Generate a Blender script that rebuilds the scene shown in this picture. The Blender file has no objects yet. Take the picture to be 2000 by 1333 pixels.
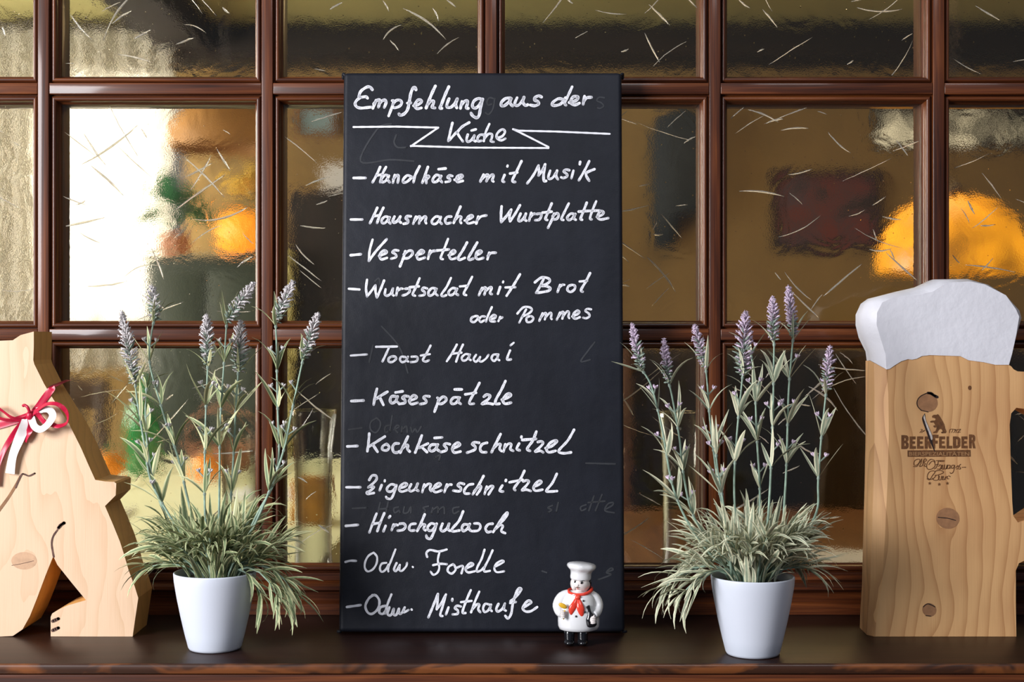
import bpy, bmesh, math, random
from mathutils import Vector, Matrix, Euler
from mathutils.geometry import tessellate_polygon

S = bpy.context.scene
COL = S.collection
PI = math.pi
# ------------------------------------------------------------------ camera, light, exposure
CAMZ = 0.421
F = 2778.0                                     # focal length in pixels of a 2000 px wide frame
cam_data = bpy.data.cameras.new('camera')
cam_data.sensor_width = 36.0
cam_data.lens = F / 2000 * 36.0
cam_data.clip_end = 60
cam = bpy.data.objects.new('camera', cam_data)
cam.location = (0, 0, CAMZ)
cam.rotation_euler = (PI / 2, 0, 0)
COL.objects.link(cam)
S.camera = cam
S.view_settings.view_transform = 'Standard'
S.view_settings.look = 'None'
S.view_settings.gamma = 1
S.view_settings.exposure = 0.0
S.view_settings.use_curve_mapping = False

world = bpy.data.worlds.new('world')
S.world = world
world.use_nodes = True
wb = world.node_tree.nodes['Background']
wb.inputs[0].default_value = (0.55, 0.66, 0.85, 1)
wb.inputs[1].default_value = 0.17

def area(name, loc, target, sx, sy, energy, color, spread=180):
    l = bpy.data.lights.new(name, 'AREA')
    l.shape = 'RECTANGLE'; l.size = sx; l.size_y = sy
    l.energy = energy; l.color = color; l.spread = math.radians(spread)
    o = bpy.data.objects.new(name, l)
    o.location = loc
    d = Vector(target) - Vector(loc)
    o.rotation_euler = d.to_track_quat('-Z', 'Y').to_euler()
    COL.objects.link(o)
    return o
# daylight of the front room, through the windows to the left of the camera, and an added fill
area('window_daylight', (-2.35, 0.0, 1.0), (0.3, 2.1, 0.3), 1.1, 1.5, 150, (0.97, 0.97, 1.0))
area('upper_fill_light', (0.7, -0.9, 2.9), (0.5, 2.1, 0.3), 1.2, 1.0, 24, (0.95, 0.96, 1.0))  # added fill from above and behind the camera, not a window
# room behind the partition: window daylight, plus added side and ceiling fills
area('back_room_window_daylight', (-1.735, 7.45, .98), (-1.735, 6.0, .98), 0.44, 0.9, 120, (1.0, 0.98, 0.95), 26)
area('side_fill_light', (-3.35, 4.4, 0.85), (-1.0, 4.5, 0.0), 2.2, 1.6, 150, (1.0, 0.97, 0.93))  # added fill from the left, brightens the table and walls
area('transom_daylight', (2.1, 6.8, 1.38), (2.1, 6.0, 1.38), 1.2, 0.5, 5, (1.0, 0.95, 0.85))
area('ceiling_fill_light', (1.0, 4.6, 1.72), (1.0, 4.8, 0), 1.2, 1.2, 15, (1.0, 0.74, 0.40))  # added warm fill under the ceiling, no lamp hangs there

def P(x, y, d):                                # picture point (2000x1333) at distance d from the camera
    return Vector(((x - 1000) / F * d, d, CAMZ + (666.5 - y) / F * d))

# ------------------------------------------------------------------ helpers
def prop(o, label=None, cat=None, group=None, kind=None):
    if label: o['label'] = label
    if cat: o['category'] = cat
    if group: o['group'] = group
    if kind: o['kind'] = kind
    return o

def empty(name, loc=(0, 0, 0), **k):
    o = bpy.data.objects.new(name, None)
    o.location = loc
    o.empty_display_size = 0.05
    COL.objects.link(o)
    return prop(o, **k)

def link(name, me, parent=None, **k):
    o = bpy.data.objects.new(name, me)
    COL.objects.link(o)
    if parent: o.parent = parent
    return prop(o, **k)

class MB:
    """collects geometry; build() links it as one mesh object. gc = grain coordinate, x along the grain"""
    def __init__(s, origin=(0, 0, 0)):
        s.v = []; s.f = []; s.g = []; s.sm = []; s.mi = []
        s.o = Vector(origin)
    def add(s, verts, faces, grain=None, smooth=False, mi=0):
        b = len(s.v)
        for v in verts: s.v.append(Vector(v) - s.o)
        for i, v in enumerate(verts):
            s.g.append(grain[i] if grain else tuple(v))
        for f in faces:
            s.f.append([b + i for i in f]); s.sm.append(smooth); s.mi.append(mi)
    def box(s, lo, hi, axis=0, off=None, bev=0.0, mi=0):
        off = off if off is not None else random.random() * 10
        x0, y0, z0 = lo; x1, y1, z1 = hi
        if bev > 0:
            bm = bmesh.new()
            bmesh.ops.create_cube(bm, size=1)
            for v in bm.verts:
                v.co = Vector((x0 + (v.co.x + .5) * (x1 - x0), y0 + (v.co.y + .5) * (y1 - y0), z0 + (v.co.z + .5) * (z1 - z0)))
            bmesh.ops.bevel(bm, geom=bm.edges[:], offset=bev, segments=2, profile=0.5, affect='EDGES')
            vs = [v.co.copy() for v in bm.verts]; bm.verts.index_update()
            fs = [[v.index for v in f.verts] for f in bm.faces]
            bm.free()
            s.add(vs, fs, [grain_of(v, axis, off) for v in vs], True, mi)
            return
        vs = [Vector((x, y, z)) for x in (x0, x1) for y in (y0, y1) for z in (z0, z1)]
        fs = [(0, 1, 3, 2), (4, 6, 7, 5), (0, 4, 5, 1), (2, 3, 7, 6), (0, 2, 6, 4), (1, 5, 7, 3)]
        s.add(vs, fs, [grain_of(v, axis, off) for v in vs], False, mi)
    def tube(s, pts, rad, n=8, cap=True, smooth=True, sy=1.0, mi=0):
        pts = [Vector(p) for p in pts]
        if not hasattr(rad, '__len__'): rad = [rad] * len(pts)
        vs = []; gr = []
        ref = None; L = 0
        for i, p in enumerate(pts):
            t = (pts[min(i + 1, len(pts) - 1)] - pts[max(i - 1, 0)])
            if t.length < 1e-9: t = Vector((0, 0, 1))
            t.normalize()
            if ref is None:
                ref = Vector((0, 1, 0)) if abs(t.y) < 0.9 else Vector((1, 0, 0))
            a = (ref - t * ref.dot(t)).normalized(); b = t.cross(a); ref = a
            if i: L += (pts[i] - pts[i - 1]).length
            for k in range(n):
                th = 2 * PI * k / n
                vs.append(p + a * (math.cos(th) * rad[i] * sy) + b * (math.sin(th) * rad[i]))
                gr.append((L, math.cos(th) * rad[i], math.sin(th) * rad[i]))
        fs = []
        for i in range(len(pts) - 1):
            for k in range(n):
                k2 = (k + 1) % n
                fs.append((i * n + k, i * n + k2, (i + 1) * n + k2, (i + 1) * n + k))
        if cap:
            fs.append(tuple(range(n - 1, -1, -1)))
            fs.append(tuple((len(pts) - 1) * n + k for k in range(n)))
        s.add(vs, fs, gr, smooth, mi)
    def lathe(s, prof, n=32, c=(0, 0, 0), sy=1.0, smooth=True, tilt=None, mi=0):
        c = Vector(c)
        vs = []; fs = []; idx = []
        for (r, z) in prof:
            if r < 1e-6:
                idx.append([len(vs)] * n); vs.append(Vector((0, 0, z)))
            else:
                idx.append([len(vs) + k for k in range(n)])
                for k in range(n):
                    th = 2 * PI * k / n
                    vs.append(Vector((r * math.cos(th), r * math.sin(th) * sy, z)))
        for i in range(len(prof) - 1):
            for k in range(n):
                q = [idx[i][k], idx[i][(k + 1) % n], idx[i + 1][(k + 1) % n], idx[i + 1][k]]
                u = []
                for a in q:
                    if a not in u: u.append(a)
                if len(u) > 2: fs.append(tuple(u))
        if tilt is not None: vs = [tilt @ v for v in vs]
        s.add([v + c for v in vs], fs, None, smooth, mi)
    def ball(s, c, r, n=16, m=10, rot=None, mi=0):
        if not hasattr(r, '__len__'): r = (r, r, r)
        prof = [(math.sin(PI * i / m), -math.cos(PI * i / m)) for i in range(m + 1)]
        prof[0] = (0, -1); prof[-1] = (0, 1)
        M = Matrix.Diagonal((r[0], r[1], r[2])).to_3x3()
        if rot: M = rot.to_matrix() @ M
        s.lathe(prof, n, c, tilt=M, mi=mi)
    def build(s, name, mat, parent=None, autosmooth=None, **k):
        me = bpy.data.meshes.new(name)
        me.from_pydata([tuple(v) for v in s.v], [], s.f)
        me.polygons.foreach_set('use_smooth', s.sm)
        mats = mat if isinstance(mat, (list, tuple)) else [mat]
        for m in mats: me.materials.append(m)
        if len(mats) > 1: me.polygons.foreach_set('material_index', s.mi)
        a = me.attributes.new('gc', 'FLOAT_VECTOR', 'POINT')
        flat = []
        for g in s.g: flat += [g[0], g[1], g[2]]
        a.data.foreach_set('vector', flat)
        bm = bmesh.new(); bm.from_mesh(me)
        bmesh.ops.recalc_face_normals(bm, faces=bm.faces)
        bm.to_mesh(me); bm.free()
        if autosmooth is not None:
            me.polygons.foreach_set('use_smooth', [True] * len(me.polygons))
            me.set_sharp_from_angle(angle=math.radians(autosmooth))
        o = link(name, me, parent, **k)
        if parent is None: o.location = s.o
        return o

def grain_of(v, axis, off):
    if axis == 0: return (v.x + off, v.y + off * 1.7, v.z + off * .3)
    if axis == 1: return (v.y + off, v.x + off * 1.7, v.z + off * .3)
    return (v.z + off, v.y + off * 1.7, v.x + off * .3)

def catmull(pts, n=5):
    pts = [Vector(p) for p in pts]
    if len(pts) < 3: return pts
    out = []
    for i in range(len(pts) - 1):
        p0 = pts[max(i - 1, 0)]; p1 = pts[i]; p2 = pts[i + 1]; p3 = pts[min(i + 2, len(pts) - 1)]
        for k in range(n):
            t = k / n
            out.append(0.5 * ((2 * p1) + (p2 - p0) * t + (2 * p0 - 5 * p1 + 4 * p2 - p3) * t * t + (3 * p1 - p0 - 3 * p2 + p3) * t ** 3))
    out.append(pts[-1])
    return out

# ------------------------------------------------------------------ materials
def mat_new(name):
    m = bpy.data.materials.new(name)
    m.use_nodes = True
    nt = m.node_tree
    return m, nt, nt.nodes['Principled BSDF']

def N(nt, t, **k):
    n = nt.nodes.new(t)
    for a, b in k.items():
        if a.startswith('i_'): n.inputs[int(a[2:])].default_value = b
        else: setattr(n, a, b)
    return n

def math_n(nt, op, a, b=None, c=None, clamp=False):
    n = nt.nodes.new('ShaderNodeMath'); n.operation = op; n.use_clamp = clamp
    for i, x in enumerate((a, b, c)):
        if x is None: continue
        if isinstance(x, (int, float)): n.inputs[i].default_value = x
        else: nt.links.new(x, n.inputs[i])
    return n.outputs[0]

def ramp(nt, fac, stops):
    r = nt.nodes.new('ShaderNodeValToRGB')
    el = r.color_ramp.elements
    while len(el) > 1: el.remove(el[-1])
    el[0].position = stops[0][0]; el[0].color = (*stops[0][1], 1)
    for p, c in stops[1:]:
        e = el.new(p); e.color = (*c, 1)
    nt.links.new(fac, r.inputs[0])
    return r.outputs[0]

def noise(nt, vec, scale, detail=3, rough=.55, dist=0):
    n = nt.nodes.new('ShaderNodeTexNoise')
    n.inputs['Scale'].default_value = scale; n.inputs['Detail'].default_value = detail
    n.inputs['Roughness'].default_value = rough; n.inputs['Distortion'].default_value = dist
    if vec is not None: nt.links.new(vec, n.inputs['Vector'])
    return n.outputs['Fac']

def mapping(nt, vec, scale=(1, 1, 1), loc=(0, 0, 0)):
    m = nt.nodes.new('ShaderNodeMapping')
    m.inputs['Scale'].default_value = scale; m.inputs['Location'].default_value = loc
    nt.links.new(vec, m.inputs['Vector'])
    return m.outputs[0]

def attr(nt, name='gc'):
    a = nt.nodes.new('ShaderNodeAttribute'); a.attribute_name = name
    return a.outputs['Vector']

def bump(nt, b, h, strength=.3, dist=.001, normal=None):
    n = nt.nodes.new('ShaderNodeBump')
    n.inputs['Strength'].default_value = strength; n.inputs['Distance'].default_value = dist
    nt.links.new(h, n.inputs['Height'])
    if normal is not None: nt.links.new(normal, n.inputs['Normal'])
    if b is not None: nt.links.new(n.outputs[0], b.inputs['Normal'])
    return n.outputs[0]

def simple(name, col, rough=.5, var=.12, scale=40, metal=0, coat=0, bmp=0, bscale=200, spec=.5):
    m, nt, b = mat_new(name)
    geo = nt.nodes.new('ShaderNodeTexCoord').outputs['Object']
    f = noise(nt, geo, scale, 4)
    c = ramp(nt, f, [(.3, tuple(x * (1 - var) for x in col)), (.7, tuple(min(1, x * (1 + var)) for x in col))])
    nt.links.new(c, b.inputs['Base Color'])
    b.inputs['Roughness'].default_value = rough; b.inputs['Metallic'].default_value = metal
    b.inputs['Coat Weight'].default_value = coat; b.inputs['Specular IOR Level'].default_value = spec
    if bmp: bump(nt, b, noise(nt, geo, bscale, 3), bmp, .001)
    return m

def stained(name, dark, mid, light, rough=.32, coat=.35, grain=60):
    m, nt, b = mat_new(name)
    g = attr(nt)
    v = mapping(nt, g, (2.2, grain, grain))
    n1 = noise(nt, v, 1.0, 5, .6, .6)
    v2 = mapping(nt, g, (9, 420, 420))
    n2 = noise(nt, v2, 1.0, 2, .5)
    n3 = noise(nt, g, 3.2, 3)
    s = math_n(nt, 'ADD', math_n(nt, 'MULTIPLY', n1, .65), math_n(nt, 'MULTIPLY', n2, .25))
    s = math_n(nt, 'ADD', s, math_n(nt, 'MULTIPLY', n3, .12))
    c = ramp(nt, s, [(.36, dark), (.5, mid), (.66, light)])
    nt.links.new(c, b.inputs['Base Color'])
    b.inputs['Roughness'].default_value = rough
    b.inputs['Coat Weight'].default_value = coat; b.inputs['Coat Roughness'].default_value = .13 if coat > .38 else .22
    bump(nt, b, n2, .25, .0006)
    return m

M_frame = stained('mahogany_stained_wood', (.022, .005, .0018), (.080, .0185, .0042), (.19, .052, .011), rough=.48, coat=.4)
M_frame.node_tree.nodes['Principled BSDF'].inputs['Specular IOR Level'].default_value = .3
M_shelf = stained('dark_lacquered_wood', (.010, .0035, .0026), (.018, .0062, .0042), (.030, .010, .006), rough=.4, coat=0, grain=40)
M_shelf.node_tree.nodes['Principled BSDF'].inputs['Specular IOR Level'].default_value = .28
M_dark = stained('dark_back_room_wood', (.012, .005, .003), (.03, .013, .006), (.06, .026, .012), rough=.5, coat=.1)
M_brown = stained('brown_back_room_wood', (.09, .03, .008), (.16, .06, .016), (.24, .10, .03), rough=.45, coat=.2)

# worn front edge: stain rubbed through to orange wood in patches
def worn():
    m, nt, b = mat_new('worn_edge_wood')
    g = attr(nt)
    n1 = noise(nt, mapping(nt, g, (2.5, 60, 60)), 1.0, 5, .6)
    patch = noise(nt, mapping(nt, g, (9, 26, 26)), 1.0, 3, .6, .5)
    cw = ramp(nt, n1, [(.3, (.09, .026, .008)), (.7, (.22, .07, .018))])
    cd = ramp(nt, n1, [(.3, (.012, .006, .004)), (.7, (.05, .018, .009))])
    mx = nt.nodes.new('ShaderNodeMix'); mx.data_type = 'RGBA'
    fac = ramp(nt, patch, [(.46, (.04, .04, .04)), (.57, (1, 1, 1))])
    nt.links.new(fac, mx.inputs['Factor']); nt.links.new(cd, mx.inputs[6]); nt.links.new(cw, mx.inputs[7])
    nt.links.new(mx.outputs[2], b.inputs['Base Color'])
    b.inputs['Roughness'].default_value = .4; b.inputs['Coat Weight'].default_value = .25
    bump(nt, b, n1, .2, .0006)
    return m
M_worn = worn()

def pine(name, base, line, knots, freq, warp=.012, red=None, rough=.55, contrast=.75):
    """sawn softwood; grain lines run up z and flow round the knots (xi, zi, radius) of the front face"""
    m, nt, b = mat_new(name)
    tc = nt.nodes.new('ShaderNodeTexCoord').outputs['Object']
    sp = nt.nodes.new('ShaderNodeSeparateXYZ'); nt.links.new(tc, sp.inputs[0])
    X, Y, Z = sp.outputs
    low = noise(nt, mapping(nt, tc, (6, 2, 2.2)), 1.0, 2)
    low2 = noise(nt, mapping(nt, tc, (30, 10, 7)), 1.0, 2)
    f = math_n(nt, 'ADD', X, math_n(nt, 'MULTIPLY', math_n(nt, 'SUBTRACT', low, .5), warp * 8))
    f = math_n(nt, 'ADD', f, math_n(nt, 'MULTIPLY', math_n(nt, 'SUBTRACT', low2, .5), warp * .9))
    f = math_n(nt, 'ADD', f, math_n(nt, 'MULTIPLY', Y, .55))
    inside = None
    for (kx, kz, kr) in knots:
        dx = math_n(nt, 'SUBTRACT', X, kx); dz = math_n(nt, 'SUBTRACT', Z, kz)
        dzs = math_n(nt, 'MULTIPLY', dz, .55)
        r2 = math_n(nt, 'ADD', math_n(nt, 'MULTIPLY', dx, dx), math_n(nt, 'MULTIPLY', dzs, dzs))
        r2 = math_n(nt, 'ADD', r2, kr * kr * .8)
        f = math_n(nt, 'SUBTRACT', f, math_n(nt, 'DIVIDE', math_n(nt, 'MULTIPLY', dx, kr * kr * 1.6), r2))
    ph = math_n(nt, 'MULTIPLY', f, freq)
    fr = math_n(nt, 'FRACT', ph)
    lines = math_n(nt, 'POWER', fr, 3.0)
    fib = noise(nt, mapping(nt, tc, (700, 300, 12)), 1.0, 2)
    patch = noise(nt, mapping(nt, tc, (9, 5, 4)), 1.0, 3)
    k = math_n(nt, 'MULTIPLY', lines, contrast)
    k = math_n(nt, 'MULTIPLY', k, math_n(nt, 'ADD', math_n(nt, 'MULTIPLY', patch, 1.3), .1))
    k = math_n(nt, 'ADD', k, math_n(nt, 'MULTIPLY', math_n(nt, 'SUBTRACT', fib, .5), .35), clamp=True)
    c = ramp(nt, k, [(0, base), (1, line)])
    if red:
        mx = nt.nodes.new('ShaderNodeMix'); mx.data_type = 'RGBA'
        fac = ramp(nt, patch, [(.42, (0, 0, 0)), (.75, (.7, .7, .7))])
        nt.links.new(fac, mx.inputs['Factor']); nt.links.new(c, mx.inputs[6]); mx.inputs[7].default_value = (*red, 1)
        c = mx.outputs[2]
    nt.links.new(c, b.inputs['Base Color'])
    b.inputs['Roughness'].default_value = rough
    bump(nt, b, fib, .25, .0006)
    return m

def glass_pane():
    m, nt, b = mat_new('textured_champagne_glass')
    nt.nodes.remove(b)
    out = nt.nodes['Material Output']
    g = nt.nodes.new('ShaderNodeBsdfGlass'); g.inputs['Color'].default_value = (.985, .96, .89, 1)
    g.inputs['IOR'].default_value = 1.5; g.inputs['Roughness'].default_value = 0.0
    tc = nt.nodes.new('ShaderNodeTexCoord').outputs['Object']
    n1 = noise(nt, tc, 15, 2, .45, .8)
    n2 = noise(nt, tc, 420, 2, .6)
    vo = nt.nodes.new('ShaderNodeTexVoronoi'); vo.feature = 'F1'; vo.inputs['Scale'].default_value = 60
    nt.links.new(tc, vo.inputs['Vector'])
    pit = ramp(nt, vo.outputs['Distance'], [(.0, (0, 0, 0)), (.07, (1, 1, 1))])
    h1 = bump(nt, None, n1, 1.0, .0010)
    h2 = bump(nt, None, n2, 1.0, .000038, h1)
    h3 = bump(nt, None, pit, .6, .0002, h2)
    nt.links.new(h3, g.inputs['Normal'])
    nt.links.new(g.outputs[0], out.inputs[0])
    return m
M_glass = glass_pane()

def clear_glass(name, col=(.97, .98, .97), rough=0.0):
    m, nt, b = mat_new(name)
    b.inputs['Base Color'].default_value = (*col, 1); b.inputs['Transmission Weight'].default_value = 1
    b.inputs['Roughness'].default_value = rough; b.inputs['IOR'].default_value = 1.46
    tc = nt.nodes.new('ShaderNodeTexCoord').outputs['Object']
    bump(nt, b, noise(nt, tc, 90, 2), .15, .0004)
    return m
M_vase, _nt, _b = mat_new('thin_clear_vase_glass')
_t = _nt.nodes.new('ShaderNodeBsdfTransparent'); _t.inputs[0].default_value = (.95, .96, .95, 1)
_g = _nt.nodes.new('ShaderNodeBsdfGlossy'); _g.inputs['Roughness'].default_value = .08
_l = _nt.nodes.new('ShaderNodeLayerWeight'); _l.inputs[0].default_value = .32
_m = _nt.nodes.new('ShaderNodeMixShader')
_nt.links.new(_l.outputs['Facing'], _m.inputs[0]); _nt.links.new(_t.outputs[0], _m.inputs[1]); _nt.links.new(_g.outputs[0], _m.inputs[2])
_nt.links.new(_m.outputs[0], _nt.nodes['Material Output'].inputs[0])
M_straw = clear_glass('straw_relief_glass', (1, .97, .9))
_nt = M_straw.node_tree
_d = _nt.nodes.new('ShaderNodeBsdfDiffuse'); _d.inputs[0].default_value = (.8, .76, .66, 1)
_m = _nt.nodes.new('ShaderNodeMixShader'); _m.inputs[0].default_value = .22
_nt.links.new(_nt.nodes['Principled BSDF'].outputs[0], _m.inputs[1]); _nt.links.new(_d.outputs[0], _m.inputs[2])
_nt.links.new(_m.outputs[0], _nt.nodes['Material Output'].inputs[0])

def canvas_mat():
    m, nt, b = mat_new('black_painted_canvas')
    tc = nt.nodes.new('ShaderNodeTexCoord').outputs['Object']
    n1 = noise(nt, tc, 6, 4, .6); n2 = noise(nt, mapping(nt, tc, (30, 30, 6)), 1, 4, .6)
    s = math_n(nt, 'ADD', math_n(nt, 'MULTIPLY', n1, .6), math_n(nt, 'MULTIPLY', n2, .4))
    c = ramp(nt, s, [(.38, (.0075, .0085, .0135)), (.68, (.014, .0158, .024))])
    nt.links.new(c, b.inputs['Base Color'])
    b.inputs['Roughness'].default_value = .48; b.inputs['Specular IOR Level'].default_value = .28
    w1 = noise(nt, mapping(nt, tc, (1400, 1400, 200)), 1, 1); w2 = noise(nt, mapping(nt, tc, (200, 200, 1400)), 1, 1)
    h = bump(nt, None, n1, .6, .006)
    h2 = bump(nt, None, math_n(nt, 'ADD', w1, w2), .25, .0004, h)
    nt.links.new(h2, b.inputs['Normal'])
    return m
M_canvas = canvas_mat()
M_chalk = simple('white_marker_paint', (.83, .83, .88), .6, .05, 200)
M_ghost = simple('wiped_marker_residue', (.023, .025, .031), .6, .3, 60)

def leaf_mat(name, mid, edge):
    m, nt, b = mat_new(name)
    g = attr(nt)
    sp = nt.nodes.new('ShaderNodeSeparateXYZ'); nt.links.new(g, sp.inputs[0])
    ac = math_n(nt, 'ABSOLUTE', sp.outputs[1])
    tc = nt.nodes.new('ShaderNodeTexCoord').outputs['Object']
    oi = nt.nodes.new('ShaderNodeObjectInfo').outputs['Random']
    n = noise(nt, tc, 260, 3)
    f = math_n(nt, 'ADD', math_n(nt, 'MULTIPLY', ac, .62), math_n(nt, 'MULTIPLY', n, .35))
    f = math_n(nt, 'ADD', f, math_n(nt, 'MULTIPLY', math_n(nt, 'SUBTRACT', oi, .5), .45))
    f = math_n(nt, 'ADD', f, math_n(nt, 'MULTIPLY', sp.outputs[0], .15))
    c = ramp(nt, f, [(.12, tuple(x * .55 for x in mid)), (.36, mid), (.7, edge), (1, tuple(min(1, x * 1.15) for x in edge))])
    nt.links.new(c, b.inputs['Base Color'])
    b.inputs['Roughness'].default_value = .6
    b.inputs['Subsurface Weight'].default_value = 0.0
    return m
M_leaf1 = leaf_mat('sage_leaf', (.25, .33, .16), (.72, .70, .40))
M_leaf2 = leaf_mat('sage_leaf_pale', (.33, .39, .27), (.78, .75, .53))
M_stem = simple('pale_green_stem', (.27, .38, .29), .6, .25, 120)
M_fl1 = simple('grey_lavender_florets', (.62, .58, .58), .7, .35, 180)
M_fl2 = simple('lilac_florets', (.62, .50, .62), .7, .35, 180)
M_fg = simple('green_grey_sepals', (.26, .33, .27), .7, .25, 180)
M_pot = simple('matt_white_pot', (.66, .70, .79), .42, .02, 8, bmp=.05, bscale=300)
M_soil = simple('grey_potting_grit', (.16, .14, .12), .9, .6, 500, bmp=.8, bscale=500)

# ------------------------------------------------------------------ the room structure
wallm = simple('ochre_plaster_wall', (.27, .175, .06), .8, .1, 5, bmp=.15, bscale=60)
ceilm = simple('olive_plaster_ceiling', (.46, .42, .17), .8, .06, 4)
floorm = stained('oak_floor', (.06, .025, .01), (.11, .05, .02), (.17, .08, .035), rough=.4)
frontwallm = simple('cream_plaster', (.5, .42, .3), .8, .08, 5)
BX0, BX1, BY0, BY1, BZ0, BZ1 = -3.1, 3.2, 2.22, 6.4, -.8, 1.79
def slab(name, lo, hi, mat, label, cat, axis=0, **k):
    mb = MB(); mb.box(lo, hi, axis, 1.0)
    return mb.build(name, mat, kind='structure', label=label, cat=cat, **k)
slab('floor', (BX0 - .1, -2.2, BZ0 - .1), (BX1 + .1, BY1 + .6, BZ0), floorm, 'brown boarded floor of the room behind the glazed partition', 'floor')
slab('ceiling', (BX0 - .1, 2.3, BZ1), (BX1 + .1, BY1 + .1, BZ1 + .1), ceilm, 'olive yellow ceiling of the room behind the glazed partition', 'ceiling')
# far wall with a curtained window opening and a transom opening
def wall_with_holes(name, x0, x1, z0, z1, y0, y1, holes, mat, label, along='x'):
    mb = MB()
    xs = sorted(set([x0, x1] + [h[0] for h in holes] + [h[1] for h in holes]))
    for i in range(len(xs) - 1):
        a, b = xs[i], xs[i + 1]
        cuts = sorted([(h[2], h[3]) for h in holes if h[0] <= a + 1e-6 and h[1] >= b - 1e-6])
        z = z0
        for c0, c1 in cuts + [(z1, z1)]:
            if c0 > z + 1e-6:
                if along == 'x': mb.box((a, y0, z), (b, y1, c0), 0, 0)
                else: mb.box((y0, a, z), (y1, b, c0), 0, 0)
            z = c1
    return mb.build(name, mat, kind='structure', label=label, cat='wall')
HW = (-2.0, -1.47, .50, 1.52)
HT = (1.62, 2.75, 1.28, 1.50)
wall_with_holes('wall_back', BX0, BX1, BZ0, BZ1, BY1, BY1 + .12, [HW, HT], wallm, 'ochre plaster far wall of the room behind the partition')
wall_with_holes('wall_left', BY0 + .1, BY1, BZ0, BZ1, BX0 - .1, BX0, [(3.3, 5.5, .0, 1.6)], wallm, 'left wall of the room behind the partition', 'y')  # unseen opening, put in to let the side fill through
slab('wall_right', (BX1, BY0 + .1, BZ0), (BX1 + .1, BY1, BZ1), wallm, 'ochre right wall of the room behind the partition', 'wall')
# partition wall that carries the window: parapet below, lintel above, piers at the sides
WX0, WX1 = -1.755, 1.69
mb = MB()
mb.box((BX0 - .1, 2.257, BZ0), (BX1 + .1, 2.32, -.001), 0, 0)
mb.box((BX0 - .1, 2.2, 1.21), (BX1 + .1, 2.32, BZ1 + .1), 0, 0)
mb.box((BX0 - .1, 2.2, -.001), (WX0, 2.32, 1.21), 0, 0)
mb.box((WX1, 2.2, -.001), (BX1 + .1, 2.32, 1.21), 0, 0)
mb.build('wall_front', frontwallm, kind='structure', label='cream plaster partition wall around the glazed lattice window', cat='wall')

# ------------------------------------------------------------------ the lattice window
WF = 2.190                                      # front face of the mullions
PXM = .788e-3
mull_x = [(-41 + 437.6 * k) * PXM for k in range(-5, 6)]
rail_z = [1.1885, .8102, .4309]
HG = .0213; HFL = .0087
ZB = .0762                                      # lower glass edge
win = empty('window_1', (0, WF, 0), kind='structure', label='dark red brown wooden lattice window with textured champagne coloured glass', cat='window')
def wbuild(mb, name, mat, **k):
    o = mb.build(name, mat, win, **k)
    return o
XC0, XC1 = mull_x[1], mull_x[-2]
WO = (0, WF, 0)
for x in mull_x[1:-1]:
    mb = MB(WO)
    mb.box((x - HFL, WF, ZB - .012), (x + HFL, WF + .0218, 1.21), 2, bev=.0012)
    mb.box((x - HG, WF + .0262, ZB - .02), (x + HG, WF + .067, 1.21), 2, bev=.002)
    wbuild(mb, 'mullion', M_frame)
cells = []
for i in range(1, len(mull_x) - 2):
    xa, xb = mull_x[i], mull_x[i + 1]
    for z in rail_z:
        mb = MB(WO)
        mb.box((xa + HFL + .0002, WF + .0004, z - HFL), (xb - HFL - .0002, WF + .0218, z + HFL), 0, bev=.0012)
        mb.box((xa + HG + .0002, WF + .0264, z - HG), (xb - HG - .0002, WF + .066, z + HG), 0, bev=.002)
        wbuild(mb, 'rail', M_frame)
    zs = [rail_z[0], rail_z[1], rail_z[2], None]
    for j in range(3):
        top = rail_z[j] - HG
        bot = (rail_z[j + 1] + HG) if j < 2 else ZB
        cells.append((xa + HG, xb - HG, bot, top, i, j))
# bead moulding profile: (outward offset from the sight edge, depth behind the face)
BEAD = [(.0, .0216), (.0, .0185), (.0012, .0172), (.0026, .0150), (.0030, .0110), (.0036, .0075), (.0052, .0052), (.0074, .0046), (.0094, .0055), (.0106, .0080), (.0112, .0100), (.0118, .0100), (HG - HFL, .0080), (HG - HFL, .0216)]
def bead_frame(x0, x1, z0, z1):
    mb = MB(WO)
    cs = [(x0, z0, -1, -1), (x1, z0, 1, -1), (x1, z1, 1, 1), (x0, z1, -1, 1)]
    for s in range(4):
        a = cs[s]; b = cs[(s + 1) % 4]
        ofs = random.random() * 10
        vs = []; gr = []
        arc = 0; prev = None
        for (o, d) in BEAD:
            if prev: arc += math.hypot(o - prev[0], d - prev[1])
            prev = (o, d)
            pa = Vector((a[0] + a[2] * o, WF + d, a[1] + a[3] * o))
            pb = Vector((b[0] + b[2] * o, WF + d, b[1] + b[3] * o))
            for p in (pa, pb):
                vs.append(p)
                L = p.x if s % 2 == 0 else p.z
                gr.append((L + ofs, arc + ofs, ofs * .3))
        n = len(BEAD)
        fs = [(2 * k, 2 * k + 1, 2 * k + 3, 2 * k + 2) for k in range(n - 1)]
        fs.append((2 * (n - 1), 2 * n - 1, 1, 0))
        mb.add(vs, fs, gr, False)
    return mb
rs = random.Random(11)
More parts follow.
